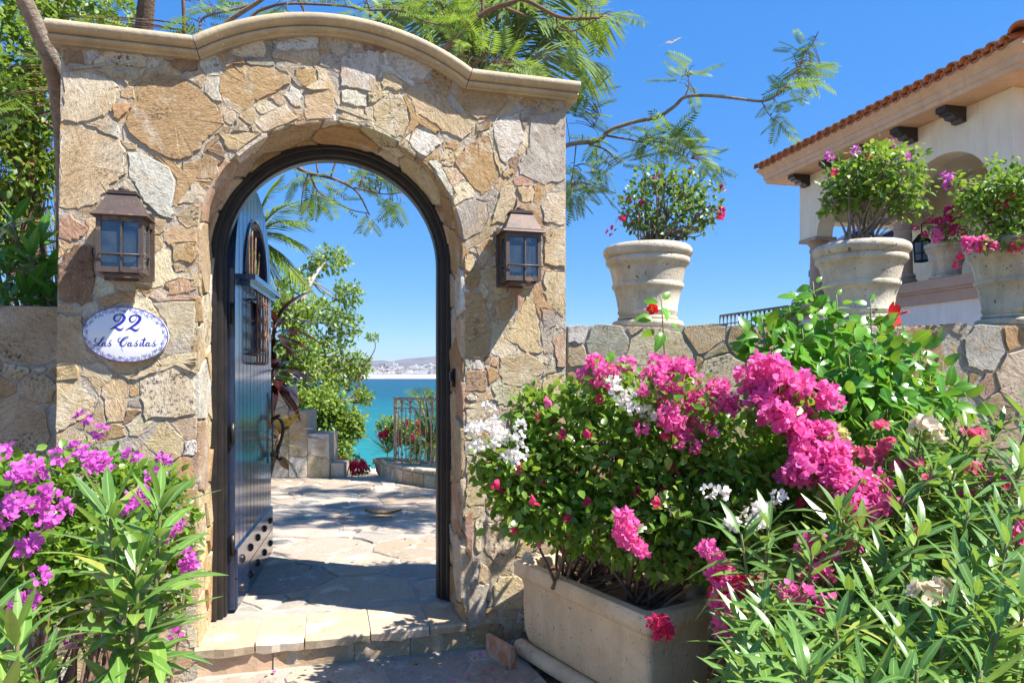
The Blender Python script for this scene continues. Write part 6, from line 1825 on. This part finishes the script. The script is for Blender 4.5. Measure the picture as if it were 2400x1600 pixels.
def limb(pts, r0, r1, mat=M['bark'], nm='limb', sub=6):
    q_ = smooth_path([P(*p_) if len(p_) == 3 else np.array(p_[:3], float) for p_ in pts], sub)   # four numbers: a world point
    MB().tube(q_, np.linspace(r0, r1, len(q_)), 8 if r0 > .02 else 6).build(nm, mat, ft, True)
    return q_
limb([(150, 900, 4.35), (156, 500, 4.2), (150, 330, 4.0), (138, 215, 3.78), (118, 140, 3.62), (78, 45, 3.5), (30, -60, 3.4), (0, -160, 3.4)], .06, .032, nm='trunk')
MB().tube([[-2.86, 4.35, -.05], P(150, 900, 4.35)], [.075, .06], 8).build('trunk_base', M['bark'], ft, True)
limb([(310, 320, 5.2), (336, 78, 5.0), (346, -40, 4.9), (340, -140, 4.9)], .068, .05, M['bark_dark'])
BR = []
def br(pts, r0=.012, r1=.004, m=M['twig']):
    q_ = limb(pts, r0, r1, m, 'branch'); BR.append(q_); return q_
br([(432, 160, 4.7), (432, 85, 4.7), (429, 0, 4.65), (420, -90, 4.6)], .014, .010)
br([(500, 120, 4.6), (524, 60, 4.6), (612, 0, 4.55), (700, -70, 4.5)], .018, .012, M['bark'])
br([(462, 110, 4.6), (468, 78, 4.6), (478, 42, 4.6), (558, 20, 4.6), (606, 3, 4.55), (660, -40, 4.5)], .008, .006, M['bark'])
br([(560, 90, 4.6), (592, 37, 4.6), (633, 17, 4.6), (680, 9, 4.6), (800, 14, 4.6), (860, 24, 4.6), (936, 26, 4.6), (990, 49, 4.6), (1052, 63, 4.6)], .011, .004)
br([(1010, 160, 4.6), (1041, 118, 4.6), (1126, 37, 4.6), (1198, 7, 4.55), (1229, 0, 4.55), (1303, 37, 4.5), (1344, 44, 4.5), (1405, 42, 4.5)], .024, .008)
br([(1303, 37, 4.5), (1310, 65, 4.5), (1341, 73, 4.5), (1370, 62, 4.5), (1398, 46, 4.5)], .007, .003)
br([(1131, 32, 4.6), (1132, -40, 4.6)], .012, .012)
br([(1185, 20, 4.55), (1222, 34, 4.55), (1238, 38, 4.55)], .013, .006)
br([(1080, 200, 4.7), (1106, 160, 4.7), (1147, 115, 4.65)], .016, .010)
br([(1072, 133, 4.6), (1106, 136, 4.6), (1154, 150, 4.6)], .009, .004)
br([(870, 60, 4.8), (860, 0, 4.8), (830, -60, 4.8)], .008, .006)
br([(1075, 110, 4.7), (1050, 60, 4.7), (1030, 0, 4.7)], .005, .004)
br([(720, 40, 4.7), (690, -20, 4.7)], .010, .008)
RB = br([(1240, 400, 5.95), (1322, 343, 5.85), (1400, 330, 5.80), (1430, 305, 5.75), (1490, 285, 5.70), (1540, 275, 5.65), (1580, 250, 5.60), (1605, 228, 5.55), (1650, 224, 5.50), (1720, 230, 5.45), (1790, 237, 5.45), (1830, 215, 5.45), (1850, 185, 5.45), (1878, 140, 5.45), (1905, 100, 5.45), (1918, 75, 5.45)], .022, .004, M['bark'])
br([(1420, 318, 5.77), (1500, 332, 5.75), (1560, 350, 5.70), (1620, 372, 5.65)], .009, .003)
br([(1380, 338, 5.80), (1420, 352, 5.80), (1450, 383, 5.80)], .008, .003)
br([(1350, 342, 5.83), (1345, 390, 5.85), (1338, 430, 5.85)], .006, .003)
br([(1390, 300, 5.85), (1402, 275, 5.85), (1410, 268, 5.85)], .005, .003)
br([(1605, 228, 5.55), (1615, 195, 5.55), (1605, 150, 5.55)], .006, .002)
br([(1785, 238, 5.45), (1800, 265, 5.45), (1815, 285, 5.45)], .005, .002)
IB = br([(560, 250, 6.2), (640, 350, 6.1), (692, 389, 6.0), (725, 406, 6), (771, 416, 6), (809, 431, 6), (840, 454, 6), (866, 504, 6)], .022, .006)
br([(727, 408, 6), (744, 446, 6), (778, 469, 6), (824, 492, 6), (863, 500, 6)], .010, .004)
br([(740, 370, 6), (745, 405, 6)], .009, .008); br([(790, 370, 6), (775, 415, 6)], .009, .007)
br([(722, 406, 6), (710, 450, 6), (704, 497, 6)], .007, .003)
br([(830, 440, 6), (900, 455, 6), (950, 450, 6)], .007, .003)
br([(-2.62, 4.9, 5.3, 0), (-1.2, 5.0, 6.3, 0), (.6, 5.2, 6.9, 0), (2.6, 5.4, 7.1, 0), (4.2, 5.6, 7.3, 0)], .05, .012, M['bark'])
br([(1.6, 5.3, 7.0, 0), (2.7, 6.2, 7.1, 0), (3.6, 7.2, 7.3, 0)], .02, .006, M['bark'])
br([(1.9, 5.3, 7.05, 0), (3.0, 4.6, 7.0, 0), (3.9, 4.2, 7.2, 0)], .02, .006, M['bark'])
allb = np.vstack(BR)
def feathers(regions, mat=G_feath, L=.20):
    """regions: (px, py, depth, rx, ry, count, droop)"""
    pos, dr, up, sc = [], [], [], []; tw = MB()
    for (px, py, d, rx, ry, n, dp) in regions:
        for _ in range(n):
            p_ = P(px + rng.uniform(-1, 1) * rx, py + rng.uniform(-1, 1) * ry, d + rng.normal(0, .12))
            b_ = allb[np.argmin(np.linalg.norm(allb - p_, axis=1))]; dd = p_ - b_
            if np.linalg.norm(dd) > .03: tw.tube(smooth_path([b_, (b_ + p_) / 2 + [0, 0, .02], p_], 3), .0028, 4)
            o = nrm(nrm(dd) * .5 + np.array([rng.normal(.15, .8), rng.normal(0, .5), rng.normal(.05, .3) - dp]))
            pos.append(p_); dr.append(o); up.append(nrm([rng.normal(0, .35), rng.normal(-.25, .35), 1])); sc.append(L * rng.uniform(.7, 1.25) * min(d, 5.0) / 4.6)
    tag(tw.build('twigs', M['twig'], ft, True), kind='stuff')
    return scatter('foliage', T_fe, np.array(pos), np.array(dr), np.array(up), np.array(sc), mat, ft, 'stuff')
feathers([(1875, 140, 5.45, 25, 45, 16, 0), (1895, 160, 5.45, 30, 20, 10, 0), (1840, 205, 5.45, 25, 12, 6, 0), (1810, 270, 5.45, 20, 12, 5, .5), (1830, 245, 5.45, 25, 6, 4, 0),
          (1612, 185, 5.55, 20, 40, 12, 0), (1580, 340, 5.70, 80, 25, 40, .1), (1640, 370, 5.65, 40, 25, 18, .1), (1520, 320, 5.75, 50, 20, 13, 0),
          (1360, 250, 5.80, 35, 40, 27, 0), (1380, 330, 5.80, 45, 20, 10, .2), (1360, 420, 5.85, 40, 35, 29, .2), (1345, 460, 5.85, 20, 15, 8, .8), (1430, 385, 5.80, 30, 15, 9, .2),
          (1390, 15, 4.5, 40, 25, 12, 0), (1430, 35, 4.5, 20, 15, 5, .2), (1345, 95, 4.5, 8, 12, 2, 1.4), (1220, 160, 4.6, 50, 15, 14, 0), (1140, 145, 4.6, 60, 20, 10, 0),
          (980, 30, 4.7, 80, 35, 26, .1), (880, 25, 4.7, 60, 20, 12, 0), (1060, 20, 4.7, 60, 30, 14, .1), (1100, 90, 4.7, 30, 40, 8, .1), (460, 60, 4.7, 30, 20, 8, .1), (520, 20, 4.7, 50, 20, 10, 0), (640, 15, 4.7, 60, 15, 8, 0), (760, 0, 4.7, 60, 10, 8, 0),
          (200, 55, 4.6, 80, 20, 10, .2), (30, 150, 4.2, 40, 40, 7, .3), (30, 260, 4.2, 40, 40, 6, .3)])
feathers([(740, 415, 6, 40, 15, 8, .1), (760, 450, 6, 40, 25, 10, .4), (860, 420, 6, 60, 30, 26, .1), (920, 450, 6, 45, 25, 18, .2), (865, 505, 6, 12, 8, 3, .8), (710, 435, 6, 20, 25, 6, .4), (910, 400, 6, 40, 20, 12, 0)], L=.20)

hp, hd, hu, hs = [], [], [], []
for (cx_, cy_, n_) in ((2.5, 4.6, 40), (3.2, 5.4, 55), (3.9, 6.2, 48), (2.6, 6.4, 42), (3.5, 7.2, 46), (4.2, 5.0, 32), (3.0, 7.6, 30)):
    for _ in range(n_):
        hp.append([cx_ + rng.normal(0, .30), cy_ + rng.normal(0, .16), 7.1 + rng.normal(0, .16)]); hd.append(nrm([rng.normal(0, 1), rng.normal(0, .5), rng.normal(-.15, .2)])); hu.append(nrm([rng.normal(0, .3), rng.normal(0, .3), 1])); hs.append(rng.uniform(.24, .4))
scatter('foliage', T_fe, np.array(hp), np.array(hd), np.array(hu), np.array(hs), G_feath, ft, 'stuff')
# ------------------------------------------------------------------ palms
def frond(mb_r, c, tip, sag, nl=46, Lf=.55, drop=.35, twist=0.0):
    c, tip = np.asarray(c, float), np.asarray(tip, float)
    mid = (c + tip) / 2 + np.array([0, 0, sag]); q_ = smooth_path([c, mid, tip], 14)
    mb_r.tube(q_, np.linspace(.022, .004, len(q_)), 5)
    seg = np.linspace(0, len(q_) - 1.001, nl); pos, dr, up, sc = [], [], [], []
    for i, s_ in enumerate(seg):
        f = s_ / (len(q_) - 1)
        if f < .12: continue
        k = int(s_); p_ = q_[k] + (q_[k + 1] - q_[k]) * (s_ - k); ax = nrm(q_[k + 1] - q_[k]); sd = nrm(np.cross(ax, [0, 0, 1.0]))
        for sg in (-1, 1):
            d = nrm(sd * sg * .75 + ax * .75 + np.array([0, 0, -drop]) + rng.normal(0, .06, 3))
            pos.append(p_); dr.append(d); up.append(nrm(np.array([0, 0, 1.0]) + sd * sg * .3)); sc.append(Lf * math.sin(pi * (.12 + .80 * f)) ** .6 * rng.uniform(.9, 1.08))
    return pos, dr, up, sc
T_pl = leaf_tpl(3, .028, .6, .5, .16)
def palm(label, c, tips, trunk_r, Lf, mat, base_z=-.03, sag=.35, drop=.35, group='palms behind the gateway'):
    t_ = thing('palm_tree', label, 'palm', [c[0], c[1], base_z], group)
    MB().tube([[c[0], c[1], base_z - .3], [c[0] + .02, c[1], (base_z + c[2]) / 2], c], [trunk_r * 1.2, trunk_r, trunk_r * .9], 12).build('trunk', M['bark'], t_, True)
    for tp_ in tips:
        m_b = MB(); pos, dr, up, sc = frond(m_b, c, tp_, sag, Lf=Lf, drop=drop)
        f_ = m_b.build('frond', STEM, t_, True)
        scatter('leaflets', T_pl, np.array(pos), np.array(dr), np.array(up), np.array(sc), mat, f_, 'stuff')
    return t_
pc = P(1150, 270, 8.5)
palm('tall date palm with silvery green fronds rising behind the gateway cornice', pc, [P(900, 0, 8.2), P(960, -60, 8.6), P(1030, -120, 8.4), P(1120, -130, 8.8), P(1200, -140, 8.2), P(1290, -110, 8.6), P(1370, -60, 8.3), P(1440, 30, 8.6), P(1410, 150, 8.2), P(1000, 60, 8.0), P(1300, 40, 7.9), P(1180, -20, 7.8), P(1090, 20, 7.9)],
     .16, .80, G_palm, -.5, .45, .45)
pc2 = P(585, 560, 8.3)
palm('fan palm with yellowing fronds seen past the open door', pc2, [P(705, 470, 8.1), P(715, 520, 8.0), P(712, 575, 8.2), P(690, 640, 8.1), P(655, 420, 8.4), P(740, 695, 8.0), P(660, 700, 8.0), P(500, 440, 8.3), P(480, 560, 8.2)], .13, .34, G_fan, -.1, .10, .2)
# ------------------------------------------------------------------ trees and shrubs beyond the courtyard
def crown_tree(nm, label, base, trunk, blobs, n, leaf, mat, bark, cat='tree', tpl=T_oval, limbs=40, r=.10, shell=.2, group=None):
    t_ = thing(nm, label, cat, base, group)
    q_ = smooth_path(trunk, 6); MB().tube(q_, np.linspace(r, r * .12, len(q_)), 8).build('trunk', bark, t_, True)
    mb = MB()
    for k in range(limbs):
        b = blobs[k % len(blobs)]; c_ = P(b[0], b[1], b[2]); tip = c_ + rdir(1)[0] * np.array([b[3], b[3], b[4]]) * b[2] / F * .85
        s0 = q_[np.argmin(np.linalg.norm(q_ - c_, axis=1) + (q_[:, 2] > c_[2] + .2) * 3)]
        p_ = smooth_path([s0, (s0 + tip) / 2 + rng.normal(0, .10, 3), tip], 4); mb.tube(p_, np.linspace(min(.016, r * .22), .004, len(p_)), 5)
    tag(mb.build('limbs', M['bark'], t_, True), kind='stuff')
    leafy(blobs, n, leaf, tpl, mat, t_, shell=shell, name='crown')
    return t_
TBs = [(770, 610, 13, 50, 32), (725, 640, 13, 28, 22), (690, 665, 12.5, 40, 30), (815, 690, 13, 35, 35), (810, 760, 13, 40, 40), (750, 730, 12.5, 50, 35), (690, 740, 12, 50, 45), (660, 720, 12, 40, 45), (770, 820, 13, 60, 45), (700, 830, 12, 60, 60), (660, 850, 12, 40, 60), (840, 855, 13, 35, 30), (800, 880, 13, 50, 40), (740, 900, 12.5, 60, 50)]
crown_tree('coastal_tree', 'pale-limbed tree with small glossy leaves on the slope beyond the courtyard', P(690, 1300, 12.5) * [1, 1, 0] + [0, 0, -1], [P(650, 1350, 12.4), P(664, 900, 12.4), P(694, 771, 12.4), P(706, 706, 12.4), P(735, 650, 12.6), P(765, 610, 12.8)], TBs, 8000, .085, G_tree, M['bark_pale'], r=.13)
TB2 = [(700, 960, 11, 55, 50), (760, 950, 11, 60, 40), (820, 985, 11, 40, 25), (850, 930, 11.5, 25, 18), (720, 1030, 11, 50, 40), (790, 1000, 11, 50, 35), (830, 1010, 11, 25, 25), (660, 950, 11, 40, 50), (800, 1050, 10.8, 30, 25), (780, 1090, 10.6, 20, 25)]
crown_tree('coastal_shrub', 'dense yellow-green shrub above the stepped wall by the sea', P(730, 1200, 11) * [1, 1, 0] + [0, 0, -.6], [P(735, 1180, 11), P(738, 1060, 11), P(745, 960, 11)], TB2, 7000, .075, G_shr, M['twig'], 'shrub', r=.05)
# thin sprig against the bay
sg_ = thing('bare_sprig', 'thin leaning sprig with one tuft of leaves against the bay', 'shrub', P(820, 990, 11.5))
MB().tube(smooth_path([P(820, 990, 11.5), P(845, 880, 11.5), P(878, 820, 11.5), P(876, 795, 11.5)], 5), np.linspace(.014, .006, 16), 5).build('stem', M['twig'], sg_, True)
leafy([(872, 790, 11.5, 14, 9)], 90, .06, T_oval, G_tree, sg_)
rf_ = thing('flower_bush', 'low mound of red flowers at the end of the courtyard paving', 'shrub', P(830, 1105, 9.75))
leafy([(800, 1092, 9.8, 35, 20), (840, 1098, 9.8, 30, 14), (820, 1080, 9.9, 30, 16)], 900, .05, T_oval, G_shr, rf_)
heads(rf_, [(785 + rng.uniform(0, 70), 1082 + rng.uniform(-2, 26), 9.6, .9) for _ in range(26)], 'red', sc=1.0)
rp_ = thing('potted_shrub', 'spiky potted shrub dotted with red flowers left of the iron railing', 'shrub', tpl)
leafy([(905, 1000, 9.8, 22, 22), (925, 1015, 9.9, 30, 30), (960, 1010, 10, 40, 30), (990, 1030, 10, 40, 30)], 1500, .06, T_oval, G_shr, rp_, name='foliage')
heads(rp_, [(890 + rng.uniform(0, 120), 990 + rng.uniform(0, 40), 9.7, .9) for _ in range(12)], 'red')
sp_c = P(908, 1062, 9.7); dd = nrm(rdir(60) + [0, 0, .9])
scatter('spiky_leaves', leaf_tpl(3, .02, .7, .3, .25), np.tile(sp_c, (60, 1)), dd, rdir(60) * .2 + [0, 0, 1], rng.uniform(.25, .5, 60), G_palm, rp_, 'stuff')
cy_c = P(1010, 1050, 9.4)
palm('young cycad-like palm behind the iron railing bars', cy_c, [P(940, 940, 9.3), P(965, 915, 9.5), P(990, 910, 9.2), P(1020, 920, 9.5), P(1060, 950, 9.3), P(955, 1010, 9.2), P(1000, 980, 9.1), P(960, 1080, 9.1), P(1080, 1010, 9.3), P(990, 1100, 9.0)], .07, .26, G_fan, -.1, .18, .15)
# dark red ti plants and a bronze rosette just behind the door's free edge
def rosette(nm, label, c, n, L_, meshes, elev=(1.3, -.3), base=None, group=None):
    t_ = thing(nm, label, 'plant', base if base is not None else c, group)
    MB().tube([np.array(base) if base is not None else np.array(c) - [0, 0, .2], np.array(c)], .018, 6).build('stem', M['twig'], t_, True)
    pos, dr, up, sc = [], [], [], []
    for i in range(n):
        an = 2.4 * i + rng.uniform(0, .3); e = elev[0] + (elev[1] - elev[0]) * i / n
        o = np.array([math.cos(an) * math.cos(e), math.sin(an) * math.cos(e), math.sin(e)])
        pos.append(np.array(c) - [0, 0, .010 * i]); dr.append(o); up.append(nrm(np.array([0, 0, 1.0]) - o * o[2] + rng.normal(0, .15, 3))); sc.append(L_ * rng.uniform(.75, 1.15))
    leaf_objs('leaf', meshes, np.array(pos), np.array(dr), np.array(up), np.array(sc), t_)
    return t_
ME_ti = tmesh([leaf_tpl(6, .17, 1.0, .12, .55), leaf_tpl(6, .15, 1.05, .2, .3), leaf_tpl(6, .18, .95, .1, .8)], G_ti, 'leaf')
ME_br = tmesh([leaf_tpl(6, .14, 1.25, .10, .35), leaf_tpl(6, .13, 1.2, .2, .15), leaf_tpl(6, .15, 1.3, .1, .6)], G_brom, 'leaf')
cb_ = P(560, 1180, 6.0); cb_[2] = FLZ
rosette('ti_plant', 'dark red ti plant leaning out behind the door, upper tier of leaves', P(646, 755, 6.0), 18, .36, ME_ti, (1.2, -.6), cb_, 'dark red plants behind the door')
rosette('ti_plant', 'dark red ti plant with large drooping leaves at handle height behind the door', P(644, 860, 5.85), 18, .38, ME_ti, (1.0, -.9), cb_ + [-.15, -.12, 0], 'dark red plants behind the door')
rosette('bronze_rosette', 'bronze and green leaf rosette low behind the door edge', P(656, 1015, 5.7), 20, .30, ME_br, (1.2, -.5), [*P(596, 1150, 5.7)[:2], FLZ])
# ------------------------------------------------------------------ air over the bay
hz = NT('sea_air')
hz.t.links.new(hz.n('VolumePrincipled', None, Color=(.42, .58, .95), Density=.00007, Anisotropy=.2).outputs[0], hz.out.inputs['Volume'])
hb_ = MB().box((-7000, -160, -32), (7000, 9200, 235)).build('haze', hz.m)
hb_['kind'] = 'stuff'
